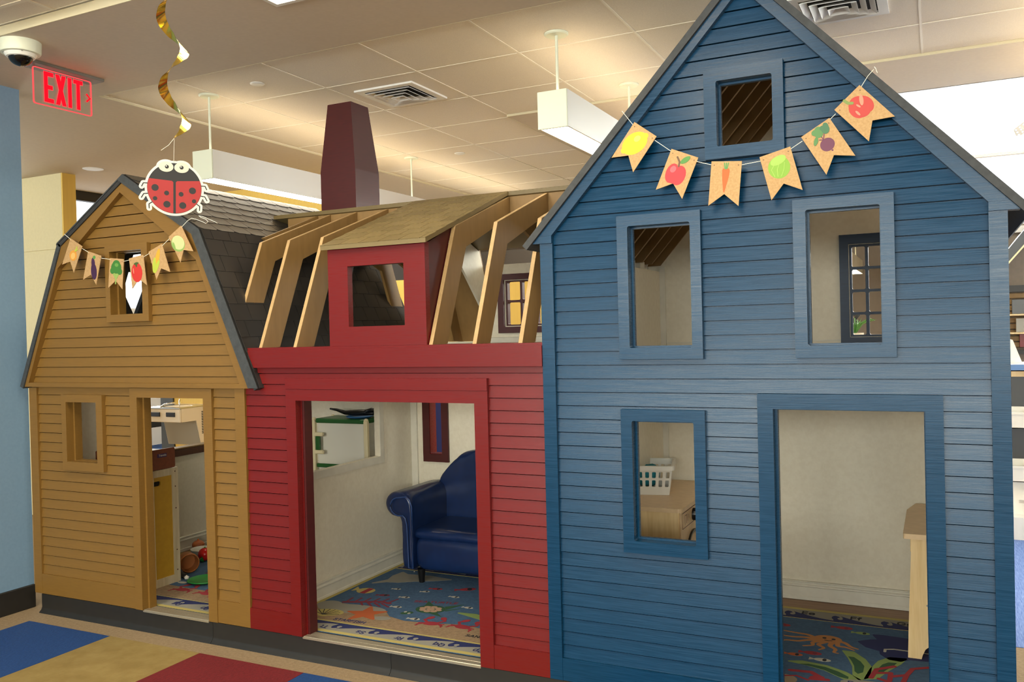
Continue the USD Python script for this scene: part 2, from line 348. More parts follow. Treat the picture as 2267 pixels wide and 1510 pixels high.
put(w1, 'window_frame', cat(bx(-.3, 5.82, 2.34, 5.2, 5.92, 2.40), bx(-.36, 5.82, 2.34, -.3, 5.92, 3.74)), 'grey_wall')
wa = thing('wall_alcove', kind='structure')
put(wa, 'column_front', bx(-7.6, 1.852, 0, -6.9, 1.96, 3.05), 'cream_column')
put(wa, 'column_side', bx(-6.9, 1.853, 0, -6.885, 1.985, 3.05), 'yellow_wall')
put(wa, 'column_back', bx(-7.6, 1.96, 0, -6.9, 1.985, 3.05), 'yellow_wall')
put(wa, 'chair_rail', bx(-7.6, 1.835, 2.385, -6.895, 1.853, 2.42), 'cream_column')
put(wa, 'far_wall', bx(-14, 7.6, 0, -7.4, 7.7, 3.05), 'white_wall')
put(wa, 'side_wall', bx(-10.6, 1.0, 0, -10.5, 7.6, 3.05), 'white_wall')
w3 = thing('window_3', kind='structure')
put(w3, 'window_frame', cat(bx(-7.66, 1.985, 2.955, -7.56, 3.39, 3.05), bx(-7.66, 1.985, 0, -7.56, 2.06, 3.0)), 'black_frame')
put(w3, 'corner_post', bx(-7.46, 3.37, 0, -7.28, 3.52, 3.05), 'dark_post')
put(w3, 'transom', bx(-7.66, 3.3, .62, -7.6, 7.6, .72), 'dark_post')
put(w3, 'roller_shade', bx(-7.64, 2.06, 1.9, -7.62, 3.39, 2.955), 'far_window_glow')

# ------------------------------------------------------------------ plinth under the three houses
pl = thing('playhouse_plinth', 'long low platform with charcoal rubber cove base under the three playhouses', 'platform', (-2.3, .75, 0))
put(pl, 'platform_deck', bx(-4.69, .02, .005, .2, 1.6, .098), 'oak_floor')
cove = Polygon([(0, 0), (-.024, 0), (-.022, .006), (-.010, .016), (-.004, .03), (-.004, .106), (.012, .106), (.012, 0)])
for a, b in ((-4.688, -3.362), (-3.360, -2.272), (-2.270, -1.2), (-1.198, .21)):
    put(pl, 'cove_base', yz(cove, a, b), 'black_rubber', smooth=40)
for a, b in ((-3.858, -3.385), (-2.776, -1.803), (-.548, -.047)):
    put(pl, 'threshold', cat(bx(a, -.004, .1, b, .03, .111, .002), bx(a, .034, .1, b, .075, .109, .002), bx(a, -.008, .1, b, -.004, .108)), 'threshold')

# ------------------------------------------------------------------ clapboard facades
def boards(house, region, z0, pitch, z1, mat, yb=.012, proud=.006, rng=None, name='clapboard'):
    """One prism per board, its lower edge proud of the board below."""
    z = z0
    lo, hi = region.bounds[0], region.bounds[2]
    while z < z1 - .004:
        for g in polys(region.intersection(sbox(lo - 1, z, hi + 1, z + pitch - .0038))):
            if g.area < 2e-4: continue
            e = perm(ext(g, 1.0), [0, 2, 1], True)
            v = np.array(e.vertices); k = np.clip((v[:, 2] - z) / pitch, 0, 1); j = 0
            v[:, 1] = np.where(v[:, 1] < .5, yb - proud * (1 - k), yb + .02)
            put(house, name, T(v, e.faces), mat)
        z += pitch
rng = random.Random(4)
def frame(o, i, r=0.0):
    inner = rrect(*i, r) if r else rect(*i)
    return rect(*o).difference(inner)

# ---------------- yellow house
Y = thing('yellow_playhouse', 'mustard yellow clapboard playhouse with a dark gambrel roof, left of the red one', 'playhouse', (-3.925, .75, .1))
YC = -3.925
gam = lambda dx, e=0: None
yo = [(-.905, 1.306), (-.543, 2.12), (0, 2.455), (.543, 2.12), (.905, 1.306)]
yo = [near(YC + x, z, -.03) for x, z in yo]
yout = Polygon(yo)
yi_deck = Polygon([(YC - .868, 1.306), (YC - .518, 2.098), (YC, 2.418), (YC + .518, 2.098), (YC + .868, 1.306)])
yrake = Polygon([(YC - .795, 1.33), (YC - .515, 1.975), (YC, 2.354), (YC + .535, 1.965), (YC + .805, 1.33)])
put(Y, 'gable_trim', xz(yi_deck.difference(yrake).difference(rect(-6, 1.0, 0, 1.306)), -.022, .03), 'yellow_paint')
ydoor_o, ydoor_i = (-3.914, .108, -3.323, 1.305), (-3.861, .0, -3.382, 1.252)
ywl_o, ywl_i = (-4.455, .838, -4.122, 1.263), (-4.417, .886, -4.171, 1.221)
ywu_o, ywu_i = (-4.064, 1.659, -3.741, 2.075), (-4.029, 1.70, -3.786, 2.041)
gable = yrake.union(rect(YC - .79, 1.31, YC + .8, 1.335)).difference(rect(*ywu_o))
boards(Y, gable, 1.31, .0545, 2.4, 'yellow_paint', rng=rng)
lower = rect(-4.68, .223, -3.17, 1.305).difference(unary_union([rect(*ydoor_o), rect(*ywl_o)])).difference(rect(-3.323, .0, -3.3, .1))
boards(Y, lower, .223, .0546, 1.305, 'yellow_paint', rng=rng)
put(Y, 'corner_board', xz(rect(-4.745, .108, -4.68, 1.300), -.004, .03), 'yellow_paint')
put(Y, 'corner_board', xz(rect(-3.17, .108, -3.1055, 1.305), -.004, .03), 'yellow_paint')
put(Y, 'base_board', xz(rect(-4.68, .108, -3.914, .223), -.003, .03), 'yellow_paint')
put(Y, 'base_board', xz(rect(-3.323, .108, -3.17, .223), -.003, .03), 'yellow_paint')
put(Y, 'frieze_board', xz(rect(YC - .79, 1.303, YC + .81, 1.312), -.008, .03), 'yellow_paint')
put(Y, 'door_frame', xz(frame(ydoor_o, ydoor_i), -.008, .03), 'yellow_paint')
put(Y, 'window_frame', xz(frame(ywl_o, ywl_i), -.016, .03), 'yellow_paint')
put(Y, 'window_frame', xz(frame(ywu_o, ywu_i), -.016, .03), 'yellow_paint')
ycore = unary_union([rect(-4.74, .108, -3.106, 1.306), Polygon([(YC - .86, 1.306), (YC - .51, 2.09), (YC, 2.41), (YC + .51, 2.09), (YC + .86, 1.306)])])
g = .012
ycore = ycore.difference(unary_union([rect(ydoor_i[0] + g, 0, ydoor_i[2] - .003, ydoor_i[3] - .003), rect(ywl_i[0] + g, ywl_i[1] + .003, ywl_i[2] - .002, ywl_i[3] - .003), rect(ywu_i[0] + g, ywu_i[1] + .003, ywu_i[2] - .002, ywu_i[3] - .003)]))
put(Y, 'front_wall', xz(ycore, .0301, .075), 'yellow_paint')
# side, shared and back walls
yleft = rect(.075, .1, 1.5, 1.306).difference(rect(.62, .805, 1.42, 1.25))
put(Y, 'side_wall', yz(yleft, -4.74, -4.70), 'cream_wall')
put(Y, 'window_ledge', bx(-4.76, .60, .757, -4.685, 1.44, .806, .003), 'dark_walnut')
put(Y, 'ledge_top', bx(-4.765, .60, .806, -4.68, 1.44, .815, .002), 'rafter_tan')
put(Y, 'side_wall', yz(rect(.076, .1, 1.5, 1.306).difference(rect(.30, .811, 1.127, 1.25)), -3.128, -3.090), 'cream_wall')
put(Y, 'opening_trim', yz(rect(.262, .768, 1.167, 1.29).difference(rect(.30, .811, 1.127, 1.25)), -3.0898, -3.086), 'white_trim')
put(Y, 'back_wall', xz(unary_union([rect(-4.74, .1, -3.09, 1.306), Polygon([(YC - .85, 1.306), (YC - .5, 2.08), (YC, 2.4), (YC + .5, 2.08), (YC + .85, 1.306)])]), 1.50, 1.55), 'cream_wall')
PROF = [(0, .1), (.016, .1), (.016, .118), (.013, .122), (.013, .168), (.018, .172), (.018, .178), (.010, .184), (.010, .190), (.014, .193), (.014, .198), (0, .2)]
base_prof = lambda x, s: Polygon([(x + s * a, b) for a, b in PROF])
def base_y(house, x, s, y0, y1):          # a skirting that runs along y
    e = ext(base_prof(x, s), y1 - y0); e = perm(e, [0, 2, 1], True); e.apply_translation((0, y0, 0)); e.fix_normals()
    put(house, 'baseboard', e, 'white_trim')
def base_x(house, y, x0, x1):              # a skirting along x, in front of a back wall
    e = ext(base_prof(y, -1), x1 - x0)
    e = perm(e, [2, 0, 1], False); e.apply_translation((x0, 0, 0)); e.fix_normals()
    put(house, 'baseboard', e, 'white_trim')
base_y(Y, -4.70, 1, .08, 1.5)
base_x(Y, 1.5, -4.68, -3.13)
# roof: four slopes, each a deck with its shingles
def slope(house, a, b, y0, y1, th, mat, name='roof_deck', hole=None):
    """A deck from eave a to ridge b (x, z), thickness th inwards, between y0 and y1."""
    a, b = np.array(a), np.array(b); d = (b - a) / np.linalg.norm(b - a); nrm = np.array([-d[1], d[0]])
    if nrm[1] < 0: nrm = -nrm
    L = np.linalg.norm(b - a)
    g = sbox(0, y0, L, y1)
    if hole is not None: g = g.difference(hole)
    e = ext(g, th); v = np.array(e.vertices)
    w = np.c_[a[0] + d[0] * v[:, 0] + nrm[0] * (v[:, 2] - th), v[:, 1], a[1] + d[1] * v[:, 0] + nrm[1] * (v[:, 2] - th)]
    mm = T(w, e.faces); mm.fix_normals()
    put(house, name, mm, mat)
    return a, d, nrm, L
YR0, YR1 = -.03, 1.58
hole_l = Polygon([(.40, .5), (.72, .44), (.80, .50), (.80, .62), (.40, .62)])
def yslope(i, j, hole=None):
    return slope(Y, yo[i], yo[j], YR0, YR1, .028, 'roof_edge' if i == 0 else 'roof_deck', hole=hole)
yslope(0, 1, Polygon([(.46, .60), (.62, .47), (.86, .47), (.88, .57), (.88, .66), (.46, .62)]))
yslope(1, 2, sbox(.08, .62, .56, 1.40))  # unseen opening added so that lamp light reaches the yellow interior
put(Y, 'dark_bar', bx(-4.53, .44, 1.985, -4.50, .64, 2.02), 'black_frame')  # bar added across the opening in place of the dark header beyond
s4 = yslope(4, 3); s3 = yslope(3, 2)
put(Y, 'verge_board', xz(yout.difference(Polygon([(YC - .875, 1.30), (YC - .522, 2.094), (YC, 2.417), (YC + .522, 2.094), (YC + .875, 1.30)])), YR0 - .004, YR0 + .012), 'roof_edge')
def shingles(house, sl, expo, width, y0, y1, mats, rng, th=.003, top=None, axis='y'):
    a, d, nrm, L = sl
    n = int(math.ceil(L / expo))
    for r in range(n):
        s0, s1 = r * expo, min((r + 1) * expo + .01, L)
        y = y0 - (width / 2 if r % 2 else 0)
        while y < y1 - .005:
            p0, p1 = max(y, y0), min(y + width - .0035, y1)
            if p1 - p0 > .015:
                c, h = min(.02, (s1 - s0) * .3), th + rng.random() * .0006
                quad = [(s0, p0 + c), (s0 + c * .7, p0), (s1, p0), (s1, p1), (s0 + c * .7, p1), (s0, p1 - c)] if axis == 'hex' else [(s0, p0), (s1, p0), (s1, p1), (s0, p1)]
                e = ext(Polygon(quad), 1.0); v = np.array(e.vertices)
                lift = np.where(v[:, 2] > .5, h * (1 - .8 * (v[:, 0] - s0) / max(s1 - s0, 1e-3)) + .0015, .0005)
                w = np.c_[a[0] + d[0] * v[:, 0] + nrm[0] * lift, v[:, 1], a[1] + d[1] * v[:, 0] + nrm[1] * lift]
                mm = T(w, e.faces)
                if d[0] < 0: mm = T(w, e.faces[:, ::-1])
                mm.fix_normals()
                put(house, 'shingle', mm, rng.choice(mats))
            y += width
sm = ['slate_shingle_0', 'slate_shingle_1', 'slate_shingle_2']
shingles(Y, s3, .092, .125, YR0 + .012, YR1, sm, rng, axis='hex')
shingles(Y, s4, .092, .125, YR0 + .012, YR1, sm, rng)
for y in (.32, .72, 1.12):
    for s in (-1, 1):
        put(Y, 'rafter', xz(Polygon([(YC + s * .86, 1.32), (YC + s * .51, 2.08), (YC, 2.40), (YC, 2.31), (YC + s * .46, 2.03), (YC + s * .78, 1.32)]), y, y + .02), 'attic_brown')

# ---------------- red house
Rh = thing('red_playhouse', 'red clapboard playhouse with open tan rafters, a dormer and a maroon chimney', 'playhouse', (-2.29, .8, .1))
rdo, rdi = (-2.84, .108, -1.737, 1.357), (-2.78, .0, -1.802, 1.249)
put(Rh, 'fascia_board', xz(rect(-3.1, 1.408, -1.475, 1.494), -.014, .03), 'red_paint')
put(Rh, 'top_plate', bx(-3.1, -.006, 1.494, -1.475, .16, 1.506), 'red_paint')
rl = unary_union([rect(-3.1055, .21, -1.475, 1.408)]).difference(rect(*rdo))
boards(Rh, rl, .2, .0537, 1.408, 'red_paint', rng=rng)
put(Rh, 'base_board', xz(rect(-3.1055, .108, -2.84, .21), -.006, .03), 'red_paint')
put(Rh, 'base_board', xz(rect(-1.737, .108, -1.475, .21), -.006, .03), 'red_paint')
put(Rh, 'header_board', xz(rect(-2.84, 1.3045, -1.737, 1.357), -.012, .03), 'red_paint')
put(Rh, 'door_frame', xz(frame((-2.84, .108, -1.737, 1.3035), rdi), -.009, .03), 'red_paint')
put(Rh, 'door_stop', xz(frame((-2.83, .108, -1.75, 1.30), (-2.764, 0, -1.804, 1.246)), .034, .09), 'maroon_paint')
put(Rh, 'front_wall', xz(rect(-3.1, .108, -1.475, 1.49).difference(rect(-2.775, 0, -1.803, 1.247)), .0301, .034), 'red_paint')
put(Rh, 'front_lining', xz(rect(-3.088, .1, -1.476, 1.49).difference(rect(-2.80, 0, -1.78, 1.27)), .0345, .08), 'cream_wall')
rbo, rbi = (-2.997, .732, -2.81, 1.21), (-2.946, .781, -2.855, 1.165)
rear_dormer = rect(-2.52, 1.5, -1.477, 1.97)
ruo = (-2.43, 1.547, -1.92, 1.908)
rb_wall = unary_union([rect(-3.0895, .1, -1.477, 1.5), rear_dormer]).difference(unary_union([rect(*rbi), rect(-2.385, 1.59, -1.965, 1.868)]))
put(Rh, 'back_wall', xz(rb_wall, 1.49, 1.55), 'cream_wall')
put(Rh, 'back_window_frame', xz(frame(rbo, rbi), 1.474, 1.49), 'maroon_paint')
put(Rh, 'window_reveal', xz(frame((-2.9455, .7815, -2.8555, 1.1645), (-2.942, .785, -2.859, 1.161)), 1.478, 1.552), 'red_paint')
put(Rh, 'back_wall_ledge', bx(-2.56, 1.40, 1.488, -1.477, 1.49, 1.522, .003), 'white_trim')
panes = unary_union([rrect(-2.375 + .1015 * i, z0, -2.375 + .1015 * i + .087, z1, .008) for i in range(4) for z0, z1 in ((1.598, 1.7345), (1.748, 1.861))])
put(Rh, 'attic_window_frame', xz(frame(ruo, (-2.39, 1.585, -1.955, 1.872)), 1.472, 1.49), 'maroon_paint')
put(Rh, 'window_muntin', xz(rect(-2.40, 1.58, -1.95, 1.875).difference(panes), 1.50, 1.535), 'maroon_paint')
put(Rh, 'corner_trim', bx(-3.0885, 1.476, .2, -3.043, 1.49, 1.5), 'white_trim')
base_y(Rh, -3.086, 1, .08, 1.476)
base_x(Rh, 1.49, -3.07, -1.48)
# rafters: a knee at y = .237 and again, mirrored, at the back
rp = [(0, 1.494), (.137, 1.508), (.333, 1.964), (.83, 2.165), (.83, 2.268), (.237, 2.055)]
front_r = Polygon(rp)
RID = .83
back_r = Polygon([(2 * RID - y, z) for y, z in rp])
YSL = lambda x: 2.12 - (x - (YC + .543)) * (2.12 - 1.306) / .362     # height of the yellow roof's lower slope
def rafter(x, front=True, back=True):
    for on, g, isf in ((front, front_r, True), (back, back_r, False)):
        if not on: continue
        if x < -3.1: g = g.intersection(sbox(-1, YSL(x - .012) + .012, 3, 3))
        for q in polys(g):
            rf = put(Rh, 'rafter', yz(q, x - .009, x + .009), 'rafter_tan')
            if isf:
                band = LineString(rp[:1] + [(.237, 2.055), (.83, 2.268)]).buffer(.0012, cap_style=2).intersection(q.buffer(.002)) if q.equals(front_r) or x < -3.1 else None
                if band is not None and band.area > 1e-6: put(rf, 'lit_edge_strip', yz(band, x - .0092, x + .0092), 'lit_edge_strip')  # light on the front edge put into the strip's paler colour
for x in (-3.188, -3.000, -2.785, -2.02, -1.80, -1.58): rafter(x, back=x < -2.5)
put(Rh, 'rafter', yz(Polygon([(.35, 2.095), (.60, 2.185), (.83, 2.268), (.83, 2.18), (.42, 2.055)]), -3.29, -3.272), 'rafter_tan')
put(Rh, 'rafter', yz(Polygon([(2 * RID - y, z) for y, z in ((.237, 2.055), (.83, 2.268), (.83, 2.165), (.30, 1.97))]), -2.029, -2.011), 'rafter_tan')
put(Rh, 'rafter', yz(Polygon([(2 * RID - y, z) for y, z in ((.237, 2.055), (.83, 2.268), (.83, 2.165), (.30, 1.97))]), -1.80, -1.782), 'rafter_tan')
put(Rh, 'ridge_beam', bx(-3.50, RID - .008, 2.165, -1.475, RID + .008, 2.268), 'rafter_tan')
# rear roof deck seen under and above the ridge
put(Rh, 'roof_deck', yz(Polygon([(RID - .02, 2.270), (RID - .02, 2.292), (1.43, 2.078), (1.42, 2.058)]), -3.60, -1.475), 'tan_shingle_1')
put(Rh, 'roof_deck', yz(Polygon([(1.42, 2.058), (1.43, 2.078), (1.66, 1.5), (1.64, 1.5)]), -3.10, -2.525), 'rafter_tan')
put(Rh, 'rear_dormer_cheek', yz(Polygon([(1.55, 1.5), (1.55, 1.97), (.9, 2.24), (1.42, 2.05), (1.64, 1.5)]), -2.535, -2.52), 'cream_wall')
# front dormer
dfo, dfi = (-2.567, 1.5065, -2.034, 1.965), (-2.455, 1.596, -2.147, 1.876)
put(Rh, 'dormer_front', xz(frame(dfo, dfi), -.006, .03), 'red_paint')
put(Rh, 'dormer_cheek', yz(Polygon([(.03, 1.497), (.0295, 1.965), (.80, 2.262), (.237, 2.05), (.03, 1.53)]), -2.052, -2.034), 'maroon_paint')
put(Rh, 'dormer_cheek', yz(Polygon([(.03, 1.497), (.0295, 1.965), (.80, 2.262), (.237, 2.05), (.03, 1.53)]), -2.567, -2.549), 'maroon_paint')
dr = [(-.028, 1.957), (RID - .02, 2.272), (RID - .02, 2.292), (-.028, 1.977)]
put(Rh, 'dormer_roof', yz(Polygon(dr), -2.592, -2.014), 'tan_shingle_0')
def shed_shingles():
    a, b = np.array([-.028, 1.977]), np.array([RID - .02, 2.292]); L = np.linalg.norm(b - a); d = (b - a) / L; nrm = np.array([-d[1], d[0]])
    for r in range(9):
        s0, s1 = r * L / 9, (r + 1) * L / 9 + .006
        x = -2.592 - (.055 if r % 2 else 0)
        while x < -2.02:
            p0, p1 = max(x, -2.592), min(x + .107, -2.014)
            if p1 - p0 > .012:
                v = []
                for e in (0, 1):
                    for s, p in ((s0, p0), (s1, p0), (s1, p1), (s0, p1)):
                        h = (.003 if s == s0 else .0008) if e else .0003
                        q = a + d * min(s, L) + nrm * h
                        v.append((p, q[0], q[1]))
                mm = trimesh.Trimesh(v).convex_hull
                put(Rh, 'shingle', mm, rng.choice(['tan_shingle_0', 'tan_shingle_1', 'tan_shingle_2']))
            x += .11
shed_shingles()
# chimney: a shaft that tapers above its bend
CY = 1.0
def loft(rings):
    v = np.array(rings, float).reshape(-1, 3); n = len(rings); f = []
    for i in range(n - 1):
        for j in range(4):
            a, b, c, dd = i * 4 + j, i * 4 + (j + 1) % 4, (i + 1) * 4 + (j + 1) % 4, (i + 1) * 4 + j
            f += [[a, b, c], [a, c, dd]]
    f += [[0, 2, 1], [0, 3, 2], [(n - 1) * 4, (n - 1) * 4 + 1, (n - 1) * 4 + 2], [(n - 1) * 4, (n - 1) * 4 + 2, (n - 1) * 4 + 3]]
    mm = T(v, f); mm.fix_normals(); return mm
ring = lambda x0, x1, y0, y1, z: [(x0, y0, z), (x1, y0, z), (x1, y1, z), (x0, y1, z)]
put(Rh, 'chimney', loft([ring(-3.386, -3.127, CY, CY + .247, 2.235), ring(-3.386, -3.127, CY, CY + .247, 2.560), ring(-3.322, -3.150, CY + .004, CY + .18, 2.966)]), 'maroon_paint')

# ---------------- blue house
B = thing('blue_playhouse', 'tall blue clapboard playhouse with a steep gable and five openings in its front', 'playhouse', (-.633, .75, .1))
BCX = -.633
APX = 2.905
bro = [near(x, z, -.03) for x, z in ((BCX - .925, 1.912), (BCX, APX), (BCX + .925, 1.912))]
bslope_d = np.array([.925, APX - 1.912]); bslope_d /= np.linalg.norm(bslope_d)
def inset(dz): return Polygon([(BCX - .925, 1.912 - dz), (BCX, APX - dz), (BCX + .925, 1.912 - dz), (BCX + .925, 1.5), (BCX - .925, 1.5)])
brake = Polygon([(-1.418, 1.945), (BCX, 2.806), (.157, 1.945)])
rake_band = inset(.040).difference(Polygon([(-1.418, 1.5), (-1.418, 1.945), (BCX, 2.806), (.157, 1.945), (.157, 1.5)])).difference(rect(-3, 1, 3, 1.945))
put(B, 'rake_board', xz(rake_band.intersection(rect(-3, 1, BCX, 4)), -.016, .03), 'blue_paint')
put(B, 'rake_board', xz(rake_band.intersection(rect(BCX, 1, 3, 4)), -.016, .03), 'blue_paint')
put(B, 'eave_return', xz(rect(-1.535, 1.914, -1.418, 1.9445).intersection(inset(.02)), -.017, .03), 'blue_paint')
put(B, 'eave_return', xz(rect(.157, 1.914, .27, 1.9445).intersection(inset(.02)), -.017, .03), 'blue_paint')
put(B, 'corner_board', xz(rect(-1.474, .108, -1.418, 1.9135), -.008, .03), 'blue_paint')
put(B, 'corner_board', xz(rect(.157, .108, .213, 1.9135), -.008, .03), 'blue_paint')
bdo, bdi = (-.607, .108, .012, 1.301), (-.551, .0, -.045, 1.246)
wins = {'attic': ((-.779, 2.184, -.489, 2.522), (-.733, 2.230, -.529, 2.475)), 'ul': ((-1.137, 1.433, -.803, 2.0), (-1.093, 1.478, -.844, 1.958)),
        'ur': ((-.466, 1.433, -.129, 2.005), (-.422, 1.477, -.174, 1.966)), 'lo': ((-1.138, .666, -.802, 1.235), (-1.093, .714, -.846, 1.190))}
breg = Polygon([(-1.418, .2), (-1.418, 1.945), (BCX, 2.806), (.157, 1.945), (.157, .2)]).difference(unary_union([rect(*bdo)] + [rect(*o) for o, i in wins.values()]))
boards(B, breg, .2, .0551, 2.81, 'blue_paint', rng=rng)
put(B, 'base_board', xz(rect(-1.418, .108, -.607, .2), -.006, .03), 'blue_paint')
put(B, 'base_board', xz(rect(.012, .108, .157, .2), -.006, .03), 'blue_paint')
for k, (o, i) in wins.items():
    put(B, 'window_frame', xz(frame(o, i, .008), -.015, .03), 'blue_paint')
    put(B, 'window_stop', xz(rect(i[0] - .0055, i[1] - .0055, i[2] + .0055, i[3] + .0055).difference(rect(i[0] + .008, i[1] + .007, i[2] - .004, i[3] - .008)), .031, .05), 'blue_paint')
put(B, 'door_frame', xz(frame(bdo, bdi, 0), -.010, .03), 'blue_paint')
put(B, 'door_stop', xz(frame((-.565, .108, -.031, 1.26), (-.541, 0, -.049, 1.240)), .031, .06), 'blue_paint')
bcore = Polygon([(-1.474, .108), (-1.474, 1.91), (BCX, 2.83), (.213, 1.91), (.213, .108)]).difference(unary_union([rect(bdi[0] - .015, 0, bdi[2] + .015, bdi[3] + .015)] + [rect(i[0] - .006, i[1] - .006, i[2] + .006, i[3] + .006) for o, i in wins.values()]))
put(B, 'front_wall', xz(bcore, .0335, .058), 'blue_paint')
bro_a = np.array(bro)
for a, b in ((bro[0], bro[1]), (bro[2], bro[1])):
    sl = slope(B, a, b, -.03, 1.60, .026, 'roof_edge', hole=None if a is bro[0] else sbox(.10, .34, 1.16, 1.42))  # unseen opening in the right slope, cut to let light inside
for y in np.arange(.16, 1.5, .165):
    for s in (-1, 1):
        q = Polygon([(BCX + s * .845, 1.905), (BCX, 2.862), (BCX, 2.775), (BCX + s * .768, 1.905)])
        put(B, 'rafter', xz(q.difference(rect(-3, 2.862, 3, 4)).intersection(rect(BCX - .84, 1, BCX + .80, 4)), y, y + .02), 'rafter_tan')
put(B, 'roof_lining', xz(inset(.046).difference(inset(.056)).difference(rect(-3, 1, 3, 1.905)).intersection(rect(BCX - .82, 1, BCX, 4)), .062, 1.5), 'attic_brown')
put(B, 'roof_lining', xz(inset(.046).difference(inset(.056)).difference(rect(-3, 1, 3, 1.905)).intersection(rect(BCX, 1, BCX + .80, 4)), .062, .34), 'attic_brown')
put(B, 'side_wall', bx(-1.474, .06, .1, -1.405, 1.49, 1.872), 'cream_wall')
put(B, 'wall_plate', cat(*[bx(-1.474, y + .02 + .03, 1.872, -1.43, y + .165 - .03, 1.915) for y in np.arange(.16, 1.3, .165)]), 'white_trim')
put(B, 'side_wall', bx(.157, .06, .1, .206, 1.49, 1.9), 'cream_wall')
for k in range(32): put(B, 'clapboard', bx(.206, .031, .11 + .0555 * k, .2125, 1.549, .1625 + .0555 * k), 'blue_paint')
buo = (-.450, 1.452, -.018, 2.009)
bpanes = unary_union([rrect(-.392 + .079 * i, 1.494 + .1163 * j, -.392 + .079 * i + .064, 1.494 + .1163 * j + .103, .008) for i in range(4) for j in range(4)])
put(B, 'back_wall', xz(Polygon([(-1.474, .1), (-1.474, 1.905), (BCX, 2.83), (.213, 1.905), (.213, .1)]).difference(rect(-.404, 1.484, -.064, 1.957)), 1.49, 1.55), 'cream_wall')
put(B, 'back_window_frame', xz(frame(buo, (-.407, 1.482, -.061, 1.96)), 1.474, 1.49), 'navy_paint')
put(B, 'window_muntin', xz(rect(-.415, 1.475, -.053, 1.968).difference(bpanes), 1.4905, 1.515) if False else xz(rect(-.404, 1.484, -.064, 1.957).difference(bpanes), 1.49, 1.515), 'navy_paint')
put(B, 'corner_trim', bx(-1.405, 1.476, .2, -1.374, 1.49, 1.90), 'white_trim')
base_x(B, 1.49, -1.40, .157)
base_y(B, -1.405, 1, .07, 1.476)
put(B, 'chair_rail', bx(-1.374, 1.486, 1.465, -.452, 1.49, 1.472), 'white_trim')
# ==DECOR==
# ------------------------------------------------------------------ ceiling fixtures
def pendant(x0, x1, y0, y1, z0, z1, stems, label, side='lamp_housing_side'):
    t = thing('pendant_lamp', label, 'lamp', ((x0 + x1) / 2, (y0 + y1) / 2, z1))
    e = .012
    put(t, 'housing', cat(bx(x0, y0 + e, z0 + .004, x0 + .008, y1 - e, z1), bx(x1 - .008, y0 + e, z0 + .004, x1, y1 - e, z1), bx(x0 + .008, y0 + e, z1 - .03, x1 - .008, y1 - e, z1 - .012)), side)
    put(t, 'end_cap', bx(x0, y0, z0, x1, y0 + e, z1, .002), 'lamp_housing'); put(t, 'end_cap', bx(x0, y1 - e, z0, x1, y1, z1, .002), 'lamp_housing')
    put(t, 'diffuser', bx(x0 + .008, y0 + e, z0 + .004, x1 - .008, y1 - e, z0 + .012), 'lamp_glow')
    put(t, 'upper_diffuser', bx(x0 + .02, y0 + e, z1 - .011, x1 - .02, y1 - e, z1 - .006), 'lamp_up_glow')
    for sx, sy, zc in stems:
        put(t, 'stem', tube([(sx, sy, z1 - .015), (sx, sy, zc)], .0075, 10), 'lamp_housing', smooth=40)
        put(t, 'canopy', lathe([(0, -.012), (.055, -.012), (.062, -.006), (.062, 0), (0, 0)], 28, (sx, sy, zc)), 'lamp_housing', smooth=40)
pendant(-1.806, -1.645, .746, 3.2, 2.575, 2.765, ((-1.715, .80, 3.064), (-1.69, 1.88, 3.064), (-1.715, 3.1, 3.05)), 'long white box pendant lamp glowing underneath, beside the blue gable')
pendant(-4.137, -3.979, .700, 5.2, 2.542, 2.722, ((-4.025, .74, 3.064), (-4.025, 3.04, 3.064)), 'long white box pendant lamp above the yellow playhouse roof, behind the chimney')
pendant(.53, .69, .75, 2.9, 2.575, 2.765, ((.61, .85, 3.064), (.61, 2.8, 3.05)), 'unseen long pendant lamp added to light the blue interior, behind the right slope of the blue roof')  # unseen pendant added to brighten the blue interior and the ceiling at right
pendant(-1.06, -.90, 7.2, 9.4, 2.22, 2.40, ((-.98, 7.3, 3.05), (-.98, 9.3, 3.05)), 'far pendant lamp seen small through the back window panes of the blue playhouse')
def troffer(x0, y0, x1, y1, label, group=None):
    t = thing('ceiling_light', label, 'ceiling light', ((x0 + x1) / 2, (y0 + y1) / 2, 3.05), group)
    put(t, 'frame', xy(rect(x0, y0, x1, y1).difference(rect(x0 + .022, y0 + .022, x1 - .022, y1 - .022)), 3.044, 3.07), 'white_metal')
    put(t, 'diffuser', bx(x0 + .02, y0 + .02, 3.052, x1 - .02, y1 - .02, 3.06), 'troffer_glow')
troffer(-2.65, -1.42, -2.02, -.215, 'flat recessed ceiling light panel cut off by the top edge of the picture')
for x in (-3.6, -.9, 1.8):
    for y in (-1.5, -4.6):
        troffer(x - .31, y - .62, x + .31, y + .62, 'recessed ceiling light panel behind the camera', 'ceiling lights behind the camera')
